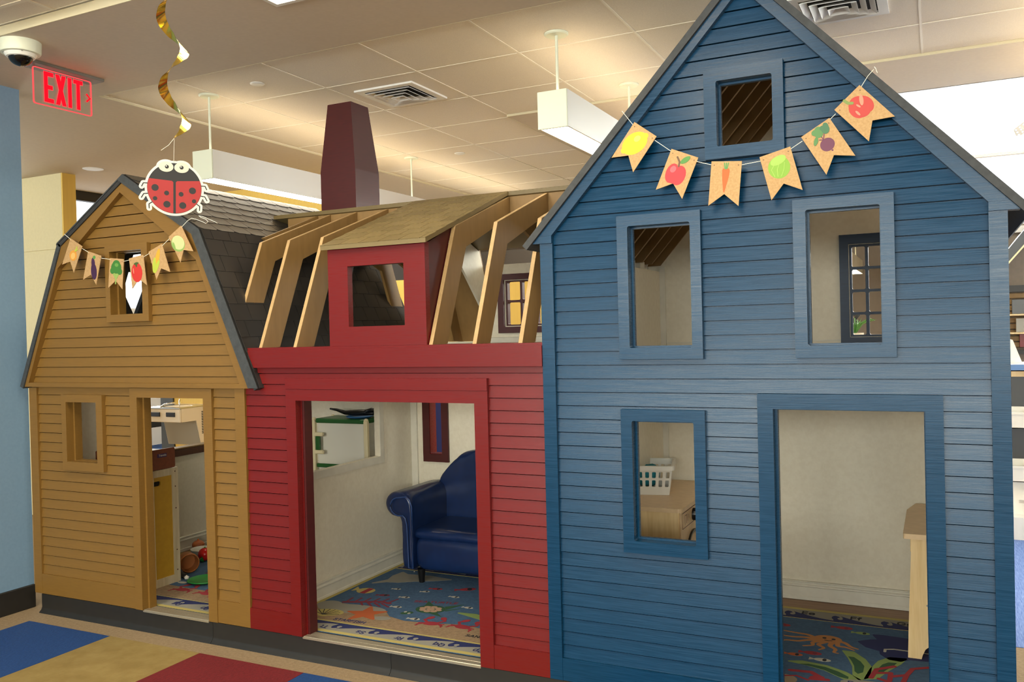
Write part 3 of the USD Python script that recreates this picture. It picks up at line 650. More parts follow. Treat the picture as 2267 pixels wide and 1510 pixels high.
def vent(cx, cy, s, label):
    t = thing('air_vent', label, 'air vent', (cx, cy, 3.0645))
    h = s / 2
    put(t, 'back_box', bx(cx - h + .03, cy - h + .03, 3.0640, cx + h - .03, cy + h - .03, 3.0695), 'vent_dark')
    put(t, 'frame', xy(rect(cx - h, cy - h, cx + h, cy + h).difference(rect(cx - h + .045, cy - h + .045, cx + h - .045, cy + h - .045)), 3.0535, 3.0645), 'white_metal')
    for k in range(4):
        o, w = h - .05 - k * .038, .030
        z0 = 3.0455 - .004 * k
        r1 = ring(cx - o, cx + o, cy - o, cy + o, z0); r2 = ring(cx - o + w, cx + o - w, cy - o + w, cy + o - w, z0 + .020)
        v = np.array(r1 + r2 + [(a, b, c + .002) for a, b, c in r1] + [(a, b, c + .002) for a, b, c in r2]); f = []
        for j in range(4):
            k2 = (j + 1) % 4
            f += [[j, k2, 4 + k2], [j, 4 + k2, 4 + j], [8 + j, 12 + k2, 8 + k2], [8 + j, 12 + j, 12 + k2]]
            f += [[j, 8 + k2, k2], [j, 8 + j, 8 + k2], [4 + j, 4 + k2, 12 + k2], [4 + j, 12 + k2, 12 + j]]
        mm = T(v, f); mm.fix_normals(); put(t, 'louver', mm, 'white_metal')
vent(-3.0, 1.332, .42, 'square white louvred air vent in the tiles right of the maroon chimney')
vent(-.395, 1.12, .42, 'square white louvred air vent in the tiles right of the blue gable')
def disk(x, y, z, r, label, mat='white_metal'):
    solo('ceiling_disc', lathe([(0, -.008), (r * .8, -.008), (r, -.003), (r, 0), (0, 0)], 24, (x, y, z)), mat, label, 'ceiling disc', smooth=40)
disk(-3.60, .70, 3.064, .042, 'small round white cap in the ceiling tile left of the square vent')
disk(-3.58, 3.10, 3.064, .045, 'small round white cap in the far ceiling tiles right of the chimney')
solo('downlight', lathe([(0, -.006), (.07, -.006), (.085, -.002), (.085, 0), (0, 0)], 24, (-6.52, 1.88, 3.05)), 'white_plastic', 'small round recessed downlight above the yellow roof, near the cream column', 'downlight', smooth=40)

# exit sign: edge lit acrylic panel under a ceiling plate
X = thing('exit_sign', 'edge-lit red EXIT sign on clear acrylic hanging from the ceiling', 'exit sign', (-4.3, -.06, 3.05))
put(X, 'ceiling_plate', bx(-4.36, -.285, 3.034, -4.24, .16, 3.05, .002), 'plate_grey')
put(X, 'panel', yz(rrect(-.236, 2.838, .117, 3.034, .012), -4.304, -4.296), 'clear_acrylic')
edge = rrect(-.238, 2.836, .119, 3.034, .013).difference(rrect(-.2335, 2.8405, .1150, 3.031, .010))
put(X, 'lit_edge', yz(edge, -4.3045, -4.2955), 'exit_edge')
def glyph(parts): return unary_union(parts)
H = .163; st = .021
gl = {'E': (glyph([rect(0, 0, st, H), rect(0, 0, .055, st), rect(0, H - st, .055, H), rect(0, H / 2 - st / 2, .05, H / 2 + st / 2)]), .055),
      'X': (glyph([Polygon([(0, 0), (st * 1.1, 0), (.062, H), (.062 - st * 1.1, H)]), Polygon([(.062, 0), (.062 - st * 1.1, 0), (0, H), (st * 1.1, H)])]), .062),
      'I': (rect(0, 0, st, H), st), 'T': (glyph([rect(.018, 0, .018 + st, H), rect(0, H - st, .057, H)]), .057)}
yy = -.176
lets, outl = [], []
for ch in 'EXIT':
    g, w = gl[ch]
    g = affinity.translate(g, yy, 2.857); lets.append(g); outl.append(g.buffer(.0028).difference(g)); yy += w + .0135
for g in lets: put(X, 'letter', yz(g, -4.2958, -4.2945), 'exit_red')
put(X, 'letter_outline', yz(unary_union(outl), -4.2958, -4.2948), 'exit_edge')
put(X, 'arrow', yz(LineString([(.083, 2.977 - .02), (.105, 2.935), (.083, 2.893 + .02)]).buffer(.0045, cap_style=2, join_style=2), -4.2958, -4.2946), 'exit_red')
# security camera
Cx, Cyy = -4.06, -.47
K = thing('security_camera', 'white round dome security camera with a glossy black dome on the ceiling', 'camera', (Cx, Cyy, 3.05))
put(K, 'base', lathe([(0, -.062), (.06, -.062), (.088, -.058), (.093, -.05), (.095, 0), (0, 0)], 40, (Cx, Cyy, 3.05)), 'lamp_housing', smooth=40)
put(K, 'ring', lathe([(.052, -.078), (.064, -.076), (.074, -.060), (.052, -.060), (.052, -.078)], 40, (Cx, Cyy, 3.05)), 'white_plastic', smooth=40)
th = np.linspace(0, math.pi / 2, 12)
put(K, 'dome', lathe([(.056 * math.sin(t), -.068 - .050 * math.cos(t)) for t in th] + [(0, -.068)], 36, (Cx, Cyy, 3.05)), 'camera_dome', smooth=60)
for a in (200, 250, 330):
    put(K, 'screw', lathe([(0, -.002), (.004, -.002), (.004, 0), (0, 0)], 8, (Cx + .078 * math.cos(math.radians(a)), Cyy + .078 * math.sin(math.radians(a)), 2.9885)), 'steel')

# ------------------------------------------------------------------ paper buntings
def veg_prints():
    P = {}
    leaf = lambda cx, cy, l, w, r: affinity.rotate(ell(cx, cy, l, w).intersection(ell(cx, cy + w * .35, l, w * 1.1)), r, origin=(cx, cy))
    P['lemon'] = [('lemon', unary_union([ell(-.05, -.61, .36, .5, 0), ell(-.05, -.14, .1, .1), ell(-.05, -1.08, .1, .1)]), 'lemon'), ('highlight', ell(-.14, -.45, .1, .13), 'lemon_pale')]
    P['lemon'] = [(n, affinity.rotate(g, -25, origin=(-.05, -.61)), c) for n, g, c in P['lemon']]
    P['apple'] = [('apple', unary_union([ell(-.17, -.77, .22, .34), ell(.08, -.77, .24, .34), ell(-.05, -.8, .28, .3)]), 'apple'), ('highlight', ell(-.18, -.63, .1, .12, -20), 'apple_pale'),
                  ('stem', LineString([(-.03, -.48), (-.06, -.33), (-.19, -.2)]).buffer(.03), 'stem_brown'), ('leaf', leaf(.12, -.22, .2, .1, 52), 'leaf_green')]
    P['carrot'] = [('carrot', Polygon([(-.11, -.3), (-.09, -.25), (.09, -.25), (.12, -.32), (.1, -.52), (-.01, -1.02), (-.03, -1.0), (-.09, -.6)]).buffer(.01), 'carrot')] + \
                  [('carrot_top', LineString([(x, -.25), (x * 2.2, -.06)]).buffer(.016), 'carrot_top') for x in (-.03, 0, .03)]
    P['cabbage'] = [('cabbage', ell(0, -.53, .345, .36), 'cabbage'), ('outer_leaf', ell(.03, -.3, .26, .14, 10), 'cabbage_pale')] + \
                   [('vein', affinity.rotate(LineString([(x * .6, -.82), (x * 1.1, -.6), (x * .8 + .06, -.38)]).buffer(.012), -15, origin=(0, -.53)), 'cabbage_pale') for x in (-.22, -.05, .14)]
    P['beet'] = [('beet', unary_union([ell(.02, -.68, .22, .21), ell(.05, -.92, .03, .03)]), 'beet')] + \
                [('stalk', LineString([(.0, -.48), p]).buffer(.014), 'beet') for p in ((0, -.3), (.14, -.3), (-.1, -.42))] + \
                [('leaf', unary_union([ell(-.02, -.22, .13, .15, 20), ell(-.1, -.14, .1, .09), ell(.03, -.1, .1, .08)]), 'beet_leaf'), ('leaf', unary_union([ell(.22, -.24, .12, .14, -30), ell(.28, -.14, .08, .1), ell(.16, -.15, .08, .08)]), 'beet_dark'), ('leaf', leaf(-.2, -.4, .15, .07, 45), 'beet_leaf')]
    P['pepper'] = [('pepper', unary_union([ell(.05, -.5, .3, .36), ell(.2, -.55, .22, .3), ell(-.08, -.52, .2, .28)]), 'pepper'), ('stem', LineString([(-.02, -.25), (-.1, -.16), (-.12, -.02)]).buffer(.045), 'pepper_stem'),
                   ('highlight', ell(.22, -.38, .06, .17, -35), 'pepper_pale'), ('highlight', ell(-.12, -.6, .035, .1, 0), 'pepper_pale'), ('highlight', ell(.04, -.45, .03, .08, 10), 'pepper_pale')]
    P['onion'] = [('onion', unary_union([ell(.08, -.72, .28, .27), ell(.12, -.48, .1, .12)]), 'onion'), ('highlight', ell(.08, -.74, .16, .18), 'onion_pale'), ('sprout', LineString([(.12, -.45), (.16, -.2)]).buffer(.035), 'corn_husk'), ('sprout', LineString([(.12, -.45), (.26, -.3)]).buffer(.03), 'corn_husk')]
    P['eggplant'] = [('eggplant', affinity.rotate(unary_union([ell(.12, -.9, .21, .42), ell(.12, -.5, .13, .3)]), 22, origin=(.12, -.75)), 'eggplant'), ('calyx', ell(.02, -.2, .1, .09, 20), 'leaf_green')]
    P['broccoli'] = [('stalk', Polygon([(-.1, -.6), (.12, -.6), (.06, -.95), (.05, -1.28), (-.03, -1.28), (-.03, -.95)]), 'broccoli_stem'), ('crown', unary_union([ell(0, -.45, .36, .3), ell(-.26, -.62, .16, .16), ell(.26, -.64, .17, .16), ell(0, -.28, .26, .2)]), 'broccoli'), ('highlight', ell(.02, -.32, .13, .09), 'broccoli_pale'),
                     ('stalk', Polygon([(-.22, -.78), (-.1, -.72), (0, -.85), (.12, -.74), (.22, -.8), (.08, -1.0), (-.04, -1.0)]), 'broccoli_stem')]
    P['tomato'] = [('tomato', ell(-.06, -.78, .37, .48), 'tomato'), ('calyx', unary_union([ell(-.04, -.34, .16, .06), ell(-.04, -.4, .06, .12)]), 'tomato_leaf'), ('highlight', ell(-.28, -.66, .03, .14), 'pepper_pale')]
    P['corn'] = [('corn', affinity.rotate(ell(-.1, -.55, .14, .52), -38, origin=(-.1, -.6)), 'corn'), ('husk', affinity.rotate(unary_union([ell(-.2, -.9, .12, .38, 12), ell(0, -.92, .1, .36, -10)]), -38, origin=(-.1, -.6)), 'corn_husk')]
    P['cauliflower'] = [('outer_leaf', ell(-.14, -.64, .37, .47, 35), 'cauliflower_leaf'), ('cauliflower', ell(-.1, -.6, .33, .43, 35), 'cauliflower'), ('outer_leaf', affinity.rotate(ell(-.42, -.6, .07, .22), -10), 'cauliflower_leaf')]
    return P
PR = veg_prints()
def pennant(parent, a, b, y, kind, mat, h=1.47, notch=1.08, curl=0.0):
    """A swallow-tailed flag hung from its top edge a-b (x, z on the facade plane), carried out to the plane y."""
    a, b = np.array(near(*a, y)), np.array(near(*b, y)); w = np.linalg.norm(b - a); u = (b - a) / w; v = np.array([-u[1], u[0]]); o = (a + b) / 2
    def lay(g, d0, d1):
        e = perm(ext(g, 1.0), [0, 2, 1], True); p = np.array(e.vertices)
        yy = y - np.where(p[:, 1] < .5, d1, d0) + curl * p[:, 2] * p[:, 0]
        q = o + w * (p[:, [0]] * u + p[:, [2]] * v)
        return T(np.c_[q[:, 0], yy, q[:, 1]], e.faces)
    fl = put(parent, 'pennant', lay(Polygon([(-.5, 0), (.5, 0), (.5, -h), (0, -notch), (-.5, -h)]), 0, .003), mat, label=f'burlap-look pennant printed with a {kind}')
    for k, (n, g, c) in enumerate(PR[kind]): put(fl, n, lay(g, .0031, .0034 + .0003 * k), c)
    for s in (-.4, .4): put(fl, 'eyelet', lay(ell(s, -.13, .018, .018), .0031, .0036), 'stem_brown')
    return np.r_[a, b], y
def hung(parent, pts, y, r=.0012):
    put(parent, 'string', cat(*[tube([(*near(x0, z0, y)[:1], y, near(x0, z0, y)[1]), (near(x1, z1, y)[0], y, near(x1, z1, y)[1])], r, 5) for (x0, z0), (x1, z1) in pts]), 'cord_white')
BF = [((-1.056, 2.366), (-.968, 2.299), 'lemon'), ((-.910, 2.244), (-.807, 2.199), 'apple'), ((-.757, 2.179), (-.644, 2.168), 'carrot'), ((-.580, 2.175), (-.470, 2.202), 'cabbage'), ((-.432, 2.231), (-.334, 2.288), 'beet'), ((-.317, 2.314), (-.232, 2.390), 'pepper')]
bb1 = thing('paper_bunting', 'bunting of six pennants with lemon, apple, carrot, cabbage, beet and pepper on the blue gable', 'bunting', (-.65, -.03, 2.2))
for a, b, k in BF: pennant(bb1, a, b, -.038, k, 'burlap_pale')
pts = [(-1.107, 2.416), (-1.06, 2.352)] 
seg = [((-1.107, 2.416), (-1.06, 2.352))] + [((BF[i][1][0] - .008, BF[i][1][1] - .014), (BF[i + 1][0][0] + .004, BF[i + 1][0][1] - .014)) for i in range(5)] + [((-.228, 2.382), (-.205, 2.417)), ((-.205, 2.417), (-.185, 2.438))]
hung(bb1, seg, -.0395)
put(bb1, 'string_end', tube([(-.181, -.04, 2.436), (-.176, -.042, 2.428), (-.174, -.042, 2.42), (-.171, -.042, 2.413)], .0012, 5), 'cord_white')
YF = [((-4.351, 2.139), (-4.256, 2.088), 'onion'), ((-4.210, 2.058), (-4.106, 2.026), 'eggplant'), ((-4.04, 2.010), (-3.932, 1.998), 'broccoli'), ((-3.892, 1.999), (-3.784, 2.012), 'tomato'), ((-3.745, 2.025), (-3.645, 2.061), 'corn'), ((-3.595, 2.093), (-3.503, 2.146), 'cauliflower')]
bb2 = thing('paper_bunting', 'bunting of six pennants with onion, eggplant, broccoli, tomato, corn and cauliflower on the yellow gable', 'bunting', (-3.9, -.05, 2.0))
for a, b, k in YF: pennant(bb2, a, b, -.05, k, 'burlap', h=1.5, notch=1.1)
seg = [((-4.405, 2.167), (-4.352, 2.132))] + [((YF[i][1][0] - .004, YF[i][1][1] - .012), (YF[i + 1][0][0] + .004, YF[i + 1][0][1] - .008)) for i in range(5)] + [((-3.503, 2.138), (-3.457, 2.169))]
hung(bb2, seg, -.052, .0014)
q = np.array([near(x, z, -.05) for x, z in ((-3.457, 2.169), (-3.43, 2.178), (-3.40, 2.17), (-3.36, 2.155), (-3.335, 2.145), (-3.32, 2.152), (-3.335, 2.165), (-3.37, 2.178), (-3.385, 2.188), (-3.36, 2.182), (-3.30, 2.158), (-3.26, 2.14))])
put(bb2, 'string_end', tube(np.c_[q[:, 0], np.linspace(-.05, -.045, len(q)), q[:, 1]], .0014, 5), 'cord_white')

# ------------------------------------------------------------------ foil swirl with the ladybird card below it
def at_y(px, py, y):
    d = np.array([(px - 1133.5) / F_PX, (py - 755) / F_PX, 1.0]) @ RC
    return EYE + d * (y - EYE[1]) / d[1]
LY = -1.0
lc = np.array([-2.4705, LY, 2.103])       # centre of the ladybird's body
sw = thing('foil_swirl', 'twisted gold foil spiral streamer hanging from the ceiling', 'streamer', (-2.46, LY, 3.05))
n = 260; tt = np.linspace(0, 1, n)
z = 3.03 - tt * .755
phase = -2 * np.pi * (3.03 - z) / .255 + 5.17
cx = -2.458 + .038 * np.cos(phase); cy = LY + .038 * np.sin(phase)
wd = .021 * np.minimum(1, np.minimum(tt * 12 + .3, (1 - tt) * 14 + .35))
nrm = np.c_[np.cos(phase), np.sin(phase), np.zeros(n)]
wv = .72 * nrm - np.array([0, 0, .5])
mid = np.c_[cx, cy, z]; top = mid + wd[:, None] * wv; bot = mid - wd[:, None] * wv
fn = np.cross(wv, np.gradient(mid, axis=0)); fn /= np.linalg.norm(fn, axis=1, keepdims=True)
ripple = .0010 * np.sin(tt * 150)[:, None] * fn; nrm = fn
v = np.vstack([top + ripple, bot + ripple, top + ripple - nrm * .0006, bot + ripple - nrm * .0006]); f = []
for i in range(n - 1):
    f += [[i, i + 1, n + i + 1], [i, n + i + 1, n + i], [2 * n + i, 3 * n + i + 1, 2 * n + i + 1], [2 * n + i, 3 * n + i, 3 * n + i + 1]]
put(sw, 'foil_strip', T(v, f), 'gold_foil', smooth=60)
put(sw, 'string', tube([(cx[0], cy[0], z[0] + .01), (-2.452, LY, 3.05)], .001, 5), 'cord_white')
put(sw, 'string_tail', tube([(cx[-1], cy[-1], z[-1]), (cx[-1] - .018, cy[-1] - .01, z[-1] - .025), (cx[-1] - .045, cy[-1] - .02, z[-1] - .042)], .0009, 5), 'cord_white')
Lb = thing('ladybug_cutout', 'flat card ladybug with white outline, red wings and black spots hanging on a thread', 'decoration', lc)
un = np.array([EYE[0] - lc[0], EYE[1] - lc[1], 0]); un /= np.linalg.norm(un)      # the card faces the room
uu = np.array([-un[1], un[0], 0]); S = .092
def card(g, d0, d1, tilt=math.radians(-1.5)):
    g = affinity.rotate(g, -1.5, origin=(0, 0))
    e = ext(g, 1.0); p = np.array(e.vertices)
    w = lc + S * (p[:, [0]] * uu + p[:, [1]] * np.array([0, 0, 1.])) + np.where(p[:, [2]] > .5, d1, d0) * un
    mm = T(w, e.faces); mm.fix_normals(); return mm
body = ell(0, 0, 1, .99, n=24)
eyes = [ell(-.31, .83, .27, .2, n=12), ell(.26, .82, .27, .2, n=12)]
legs = []
for s in (-1, 1):
    for (x0, y0), (x1, y1), (x2, y2) in (((.97, .15), (1.13, .15), (1.19, .02)), ((.97, -.25), (1.12, -.27), (1.2, -.42)), ((.82, -.58), (.93, -.66), (.92, -.82))):
        legs.append(LineString([(s * x0, y0), (s * x1, y1), (s * x2, y2)]).buffer(.018))
white = unary_union([body.buffer(.09)] + [e.buffer(.09) for e in eyes] + [g.buffer(.085) for g in legs])
put(Lb, 'card', card(white, -.0012, .0012), 'print_white')
put(Lb, 'body', card(body, .0012, .0016), 'print_black')
for s in (-1, 1):
    wing = body.buffer(-.01).intersection(rect(s * .05, -1.2, s * 1.2, .28)).difference(ell(0, 1.0, 2.6, .70, n=24))
    wing = body.buffer(-.01).intersection(Polygon([(s * .045, .24), (s * .1, .29), (s * 1.2, .36), (s * 1.2, -1.2), (s * .045, -1.2)]))
    put(Lb, 'wing', card(wing, .0016, .0020), 'print_red')
for s, x, y, r in ((-1, .71, -.01, .13), (-1, .29, -.2, .09), (-1, .71, -.43, .08), (-1, .28, -.64, .13), (1, .66, -.06, .13), (1, .24, -.22, .09), (1, .72, -.47, .08), (1, .3, -.66, .13)):
    put(Lb, 'spot', card(ell(s * x, y, r, r), .0020, .0024), 'print_black')
for e, px in zip(eyes, (-.28, .26)):
    put(Lb, 'eye', card(e, .0016, .0022), 'print_cream'); put(Lb, 'pupil', card(ell(px, .83, .072, .072), .0022, .0026), 'print_black'); put(Lb, 'glint', card(ell(px - .02, .855, .025, .025), .0026, .0029), 'print_white')
for g in legs: put(Lb, 'leg', card(g, .0012, .0018), 'print_black')
put(Lb, 'thread', tube([lc + np.array([0, 0, .094]), (cx[-1], cy[-1], z[-1])], .0008, 5), 'cord_white')

# ------------------------------------------------------------------ rugs, printed flat
def print_text(s, h, x, y, z, flip=False, bold=True, rotz=0):
    t = meshkit.text_mesh(s, h, .0006, bold); t.apply_translation((-t.bounds[:, 0].mean(), -h / 2, 0))
    if flip: t = rot(t, (0, 0, 1), 180)
    if rotz: t = rot(t, (0, 0, 1), rotz)
    t.apply_translation((x, y, z)); return t
def wave_border(y_in, y_out, x0, x1, pitch, phase, up):
    """Curling navy waves between the two yellow lines of the border."""
    out = []
    n = int((x1 - x0) / pitch) + 3
    sgn = 1 if y_in > y_out else -1
    d = abs(y_in - y_out)
    for k in range(-1, n):
        c = x0 + phase + k * pitch
        t = np.linspace(0, 1, 9)
        g = Polygon([(c, 0)] + [(c + pitch * a, d * (.12 + .62 * (1 - a) ** 1.8)) for a in t] + [(c + pitch, 0)])
        hook = unary_union([ell(c - .012, .50 * d, .024, .24 * d), Polygon([(c - .02, 0), (c - .03, .45 * d), (c + .01, .6 * d), (c + .02, 0)])])
        crest = unary_union([ell(c + .004, .44 * d, .013, .13 * d), Polygon([(c - .045, .80 * d), (c - .010, .86 * d), (c + .014, .62 * d), (c + .012, .44 * d), (c - .006, .66 * d)])])
        out.append(unary_union([g, hook]).difference(crest))
    w = unary_union(out).intersection(rect(x0, 0, x1, d))
    return affinity.affine_transform(w, [1, 0, 0, -sgn, 0, y_in])
def fish(x, y, l, a=0, c='rug_white'):
    return affinity.rotate(unary_union([ell(x, y, l * .32, l * .17), Polygon([(x - l * .25, y), (x - l * .5, y + l * .14), (x - l * .5, y - l * .14)])]), a, origin=(x, y))
def starfish(x, y, r, a=0):
    return affinity.rotate(Polygon([(x + (r if k % 2 == 0 else r * .38) * math.sin(k * math.pi / 5), y + (r if k % 2 == 0 else r * .38) * math.cos(k * math.pi / 5)) for k in range(10)]), a, origin=(x, y)).buffer(r * .08)
def sea_rug(name, label, x0, x1, y0, y1, letters, back_letters, base=.098):
    t = thing(name, label, 'rug', ((x0 + x1) / 2, (y0 + y1) / 2, base))
    zt = base + .008
    put(t, 'pile', bx(x0, y0, base, x1, y1, zt, .003), 'rug_base')
    lv = lambda g, c, n, k=0: put(t, n, xy(g, zt + .0001, zt + .0006 + .0003 * k), c)
    full = rect(x0, y0, x1, y1)
    lv(full.difference(full.buffer(-.028)).intersection(full), 'rug_yellow', 'border_line', 0)
    inner = rect(x0 + .028, y0 + .138, x1 - .028, y1 - .158)
    lv(rect(x0 + .028, y0 + .028, x1 - .028, y0 + .138), 'rug_grey', 'border_band'); lv(rect(x0 + .028, y1 - .158, x1 - .028, y1 - .03), 'rug_grey', 'border_band')
    lv(rect(x0 + .028, y0 + .13, x1 - .028, y0 + .146), 'rug_yellow', 'border_line', 1); lv(rect(x0 + .028, y1 - .166, x1 - .028, y1 - .155), 'rug_yellow', 'border_line', 1)
    return t, zt, lv
RB0 = (-3.072, -1.50, .098, 1.36)
t, zt, lv = sea_rug('sea_rug', 'blue sea-life alphabet rug on the floor of the red playhouse', *RB0, None, None)
put(t, 'wave', xy(wave_border(.228, .126, -3.04, -1.53, .2235, .11, 1), zt + .0006, zt + .0012), 'rug_navy')
put(t, 'wave', xy(wave_border(1.205, 1.33, -3.04, -1.53, .2235, .05, -1), zt + .0006, zt + .0012), 'rug_navy')
for s, x in (('Tt', -2.776), ('Ss', -2.556), ('Rr', -2.335), ('Qq', -2.112), ('Pp', -1.905)):
    put(t, 'letter', print_text(s, .034, x, .155, zt + .0012, True), 'rug_navy')
sand = Polygon([(-3.044, .244), (-3.044, .50), (-2.9, .50), (-2.78, .50), (-2.62, .47), (-2.56, .41), (-2.45, .38), (-2.3, .40), (-2.15, .44), (-2.0, .42), (-1.8, .45), (-1.53, .42), (-1.53, .244)])
put(t, 'sand', xy(sand, zt, zt + .0006), 'rug_sand_pile')
put(t, 'foam', xy(unary_union([ell(-2.82, .44, .20, .07, 8), ell(-2.98, .46, .07, .06), ell(-2.58, .37, .05, .028, 10)]), zt + .0004, zt + .0010), 'rug_grey')
put(t, 'starfish', xy(starfish(-2.70, .40, .105, 20), zt + .0009, zt + .0016), 'rug_orange')
sh = unary_union([ell(-2.90, .345, .088, .052, 8), ell(-2.90, .30, .03, .02)])
put(t, 'shell', xy(sh, zt + .0009, zt + .0015), 'rug_yellow')
put(t, 'shell_rib', xy(unary_union([LineString([(-2.905, .305), (-2.905 + .085 * math.cos(a), .32 + .07 * math.sin(a))]).buffer(.0022) for a in np.linspace(.2, 2.9, 8)]), zt + .0014, zt + .0018), 'rug_black')
put(t, 'turtle_shell', xy(ell(-2.42, .587, .082, .062, 10), zt + .0006, zt + .0014), 'rug_green')
put(t, 'turtle_plate', xy(unary_union([ell(-2.42, .587, .024, .020)] + [ell(-2.42 + .047 * math.cos(a), .587 + .036 * math.sin(a), .019, .015) for a in np.arange(8) * math.pi / 4]), zt + .0013, zt + .0018), 'rug_shell')
put(t, 'turtle_limb', xy(unary_union([ell(-2.505, .49, .034, .022, 35), Polygon([(-2.48, .62), (-2.50, .70), (-2.44, .65)]), Polygon([(-2.37, .65), (-2.29, .72), (-2.34, .61)]), Polygon([(-2.36, .55), (-2.30, .50), (-2.40, .53)]), Polygon([(-2.34, .60), (-2.27, .66), (-2.33, .585)])]), zt + .0006, zt + .0013), 'rug_green')
put(t, 'turtle_eye', xy(unary_union([ell(-2.52, .50, .008, .01), ell(-2.49, .487, .008, .01)]), zt + .0013, zt + .0018), 'rug_white')
put(t, 'rug_lettering', print_text('SEA TURTLE', .030, -2.455, .70, zt + .0006, rotz=12), 'rug_maroon')
put(t, 'rug_lettering', print_text('STARFISH', .028, -2.71, .275, zt + .0012, rotz=2), 'rug_navy')
put(t, 'rug_lettering', print_text('SAND DOLLAR', .026, -1.93, .318, zt + .0012, rotz=3), 'rug_black')
def crab(x, y, s, a=0):
    g = [ell(x, y, .055 * s, .032 * s)]
    for k in (-1, 1):
        g += [LineString([(x + k * .04 * s, y), (x + k * .075 * s, y + dy * .5 * s), (x + k * .085 * s, y + dy * s)]).buffer(.0055 * s) for dy in (-.05, -.03, .0)]
        g += [LineString([(x + k * .035 * s, y + .02 * s), (x + k * .07 * s, y + .06 * s), (x + k * .05 * s, y + .09 * s)]).buffer(.009 * s), ell(x + k * .045 * s, y + .10 * s, .02 * s, .03 * s, k * 30)]
    return affinity.rotate(unary_union(g), a, origin=(x, y))
put(t, 'crab', xy(crab(-2.30, .395, .80, 8), zt + .0009, zt + .0016), 'rug_red'); put(t, 'crab', xy(crab(-2.13, .41, .80, -8), zt + .0009, zt + .0016), 'rug_red')
for x, y, l, a, c in ((-2.79, .83, .07, 10, 'rug_white'), (-2.61, .847, .07, 20, 'rug_white'), (-2.66, .715, .08, 10, 'rug_white'), (-2.608, .556, .085, 5, 'rug_white'), (-2.415, .425, .09, 5, 'rug_white'), (-2.405, .82, .08, 0, 'rug_white'), (-2.245, .684, .08, 0, 'rug_white'), (-2.792, .704, .10, 15, 'rug_maroon'), (-2.576, .914, .10, 10, 'rug_red'), (-2.41, .97, .15, 30, 'rug_red'), (-2.0, .75, .1, 0, 'rug_red')):
    put(t, 'fish', xy(fish(x, y, l, a), zt + .0002, zt + .0008), c); put(t, 'fish_spot', xy(affinity.rotate(ell(x + l * .08, y, l * .09, l * .15), a, origin=(x, y)), zt + .0008, zt + .0012), 'rug_black')
for x, y in ((-2.94, .737),): put(t, 'angelfish', xy(unary_union([ell(x, y, .055, .05), Polygon([(x - .04, y), (x - .09, y + .05), (x - .08, y - .03)])]), zt + .0004, zt + .001), 'rug_yellow'); put(t, 'angelfish_stripe', xy(rect(x - .01, y - .05, x + .025, y + .045), zt + .001, zt + .0014), 'rug_red')
put(t, 'coral', xy(unary_union([LineString([(-2.93, .52), (-2.83, .56), (-2.74, .60), (-2.68, .59)]).buffer(.012)] + [LineString([(-2.92 + .045 * k, .525 + .012 * k), (-2.93 + .05 * k, .60 + .014 * k)]).buffer(.006) for k in range(6)] + [LineString([(-2.84 + .04 * k, .55 + .008 * k), (-2.80 + .05 * k, .51 + .008 * k)]).buffer(.006) for k in range(4)]), zt + .0004, zt + .001), 'rug_maroon')
put(t, 'shark', xy(Polygon([(-2.99, .88), (-2.93, .93), (-2.86, .945), (-2.78, 1.0), (-2.66, 1.06), (-2.6, 1.10), (-2.75, 1.12), (-2.9, 1.10), (-2.95, 1.13), (-2.96, 1.05), (-2.94, .97)]).buffer(.01), zt + .0004, zt + .001), 'rug_grey')
put(t, 'seaweed', xy(Polygon([(-2.25, .59), (-2.16, .60), (-2.0, .55), (-1.9, .48), (-2.05, .53)]).buffer(.008), zt + .0004, zt + .001), 'rug_lime')

t, zt, lv = sea_rug('sea_rug', 'blue sea-life alphabet rug in the blue playhouse doorway with an orange octopus', -1.36, .10, .10, 1.312, None, None)
put(t, 'wave', xy(wave_border(1.15, 1.282, -1.33, .07, .2235, .20, -1), zt + .0006, zt + .0012), 'rug_navy')
put(t, 'wave', xy(wave_border(.232, .13, -1.33, .07, .2235, .11, 1), zt + .0006, zt + .0012), 'rug_navy')
for s, x in (('Ee', -.607), ('Ff', -.385), ('Gg', -.165), ('Dd', -.83), ('Cc', -1.05)):
    put(t, 'letter', print_text(s, .042, x, 1.238, zt + .0012), 'rug_black')
octo = [ell(-.48, .895, .062, .05, 0)]
for p in (((-.53, .89), (-.57, .925), (-.62, .93), (-.68, .94)), ((-.53, .88), (-.58, .885), (-.63, .87), (-.69, .875)), ((-.52, .865), (-.56, .855), (-.60, .82), (-.65, .82), (-.67, .80)), ((-.505, .86), (-.54, .83), (-.53, .79), (-.57, .77)), ((-.485, .855), (-.515, .81), (-.48, .775), (-.50, .745)), ((-.455, .855), (-.465, .81), (-.43, .775), (-.44, .735), (-.42, .73)), ((-.435, .865), (-.43, .82), (-.395, .82), (-.36, .795)), ((-.43, .885), (-.40, .87), (-.375, .83), (-.345, .815))):
    q = np.array(p); tq_ = np.linspace(0, len(q) - 1, 14); q = np.c_[np.interp(tq_, range(len(q)), q[:, 0]), np.interp(tq_, range(len(q)), q[:, 1])]
    q[1:-1] = (q[:-2] + 2 * q[1:-1] + q[2:]) / 4
    octo.append(unary_union([LineString(q[i:i + 2]).buffer(.012 - .0006 * i) for i in range(len(q) - 1)]))
put(t, 'octopus', xy(unary_union(octo), zt + .0004, zt + .001), 'rug_peach')
put(t, 'octopus_face', xy(unary_union([ell(-.495, .905, .009, .010), ell(-.455, .90, .009, .010), LineString([(-.49, .878), (-.475, .872), (-.46, .878)]).buffer(.003)]), zt + .001, zt + .0014), 'rug_black')
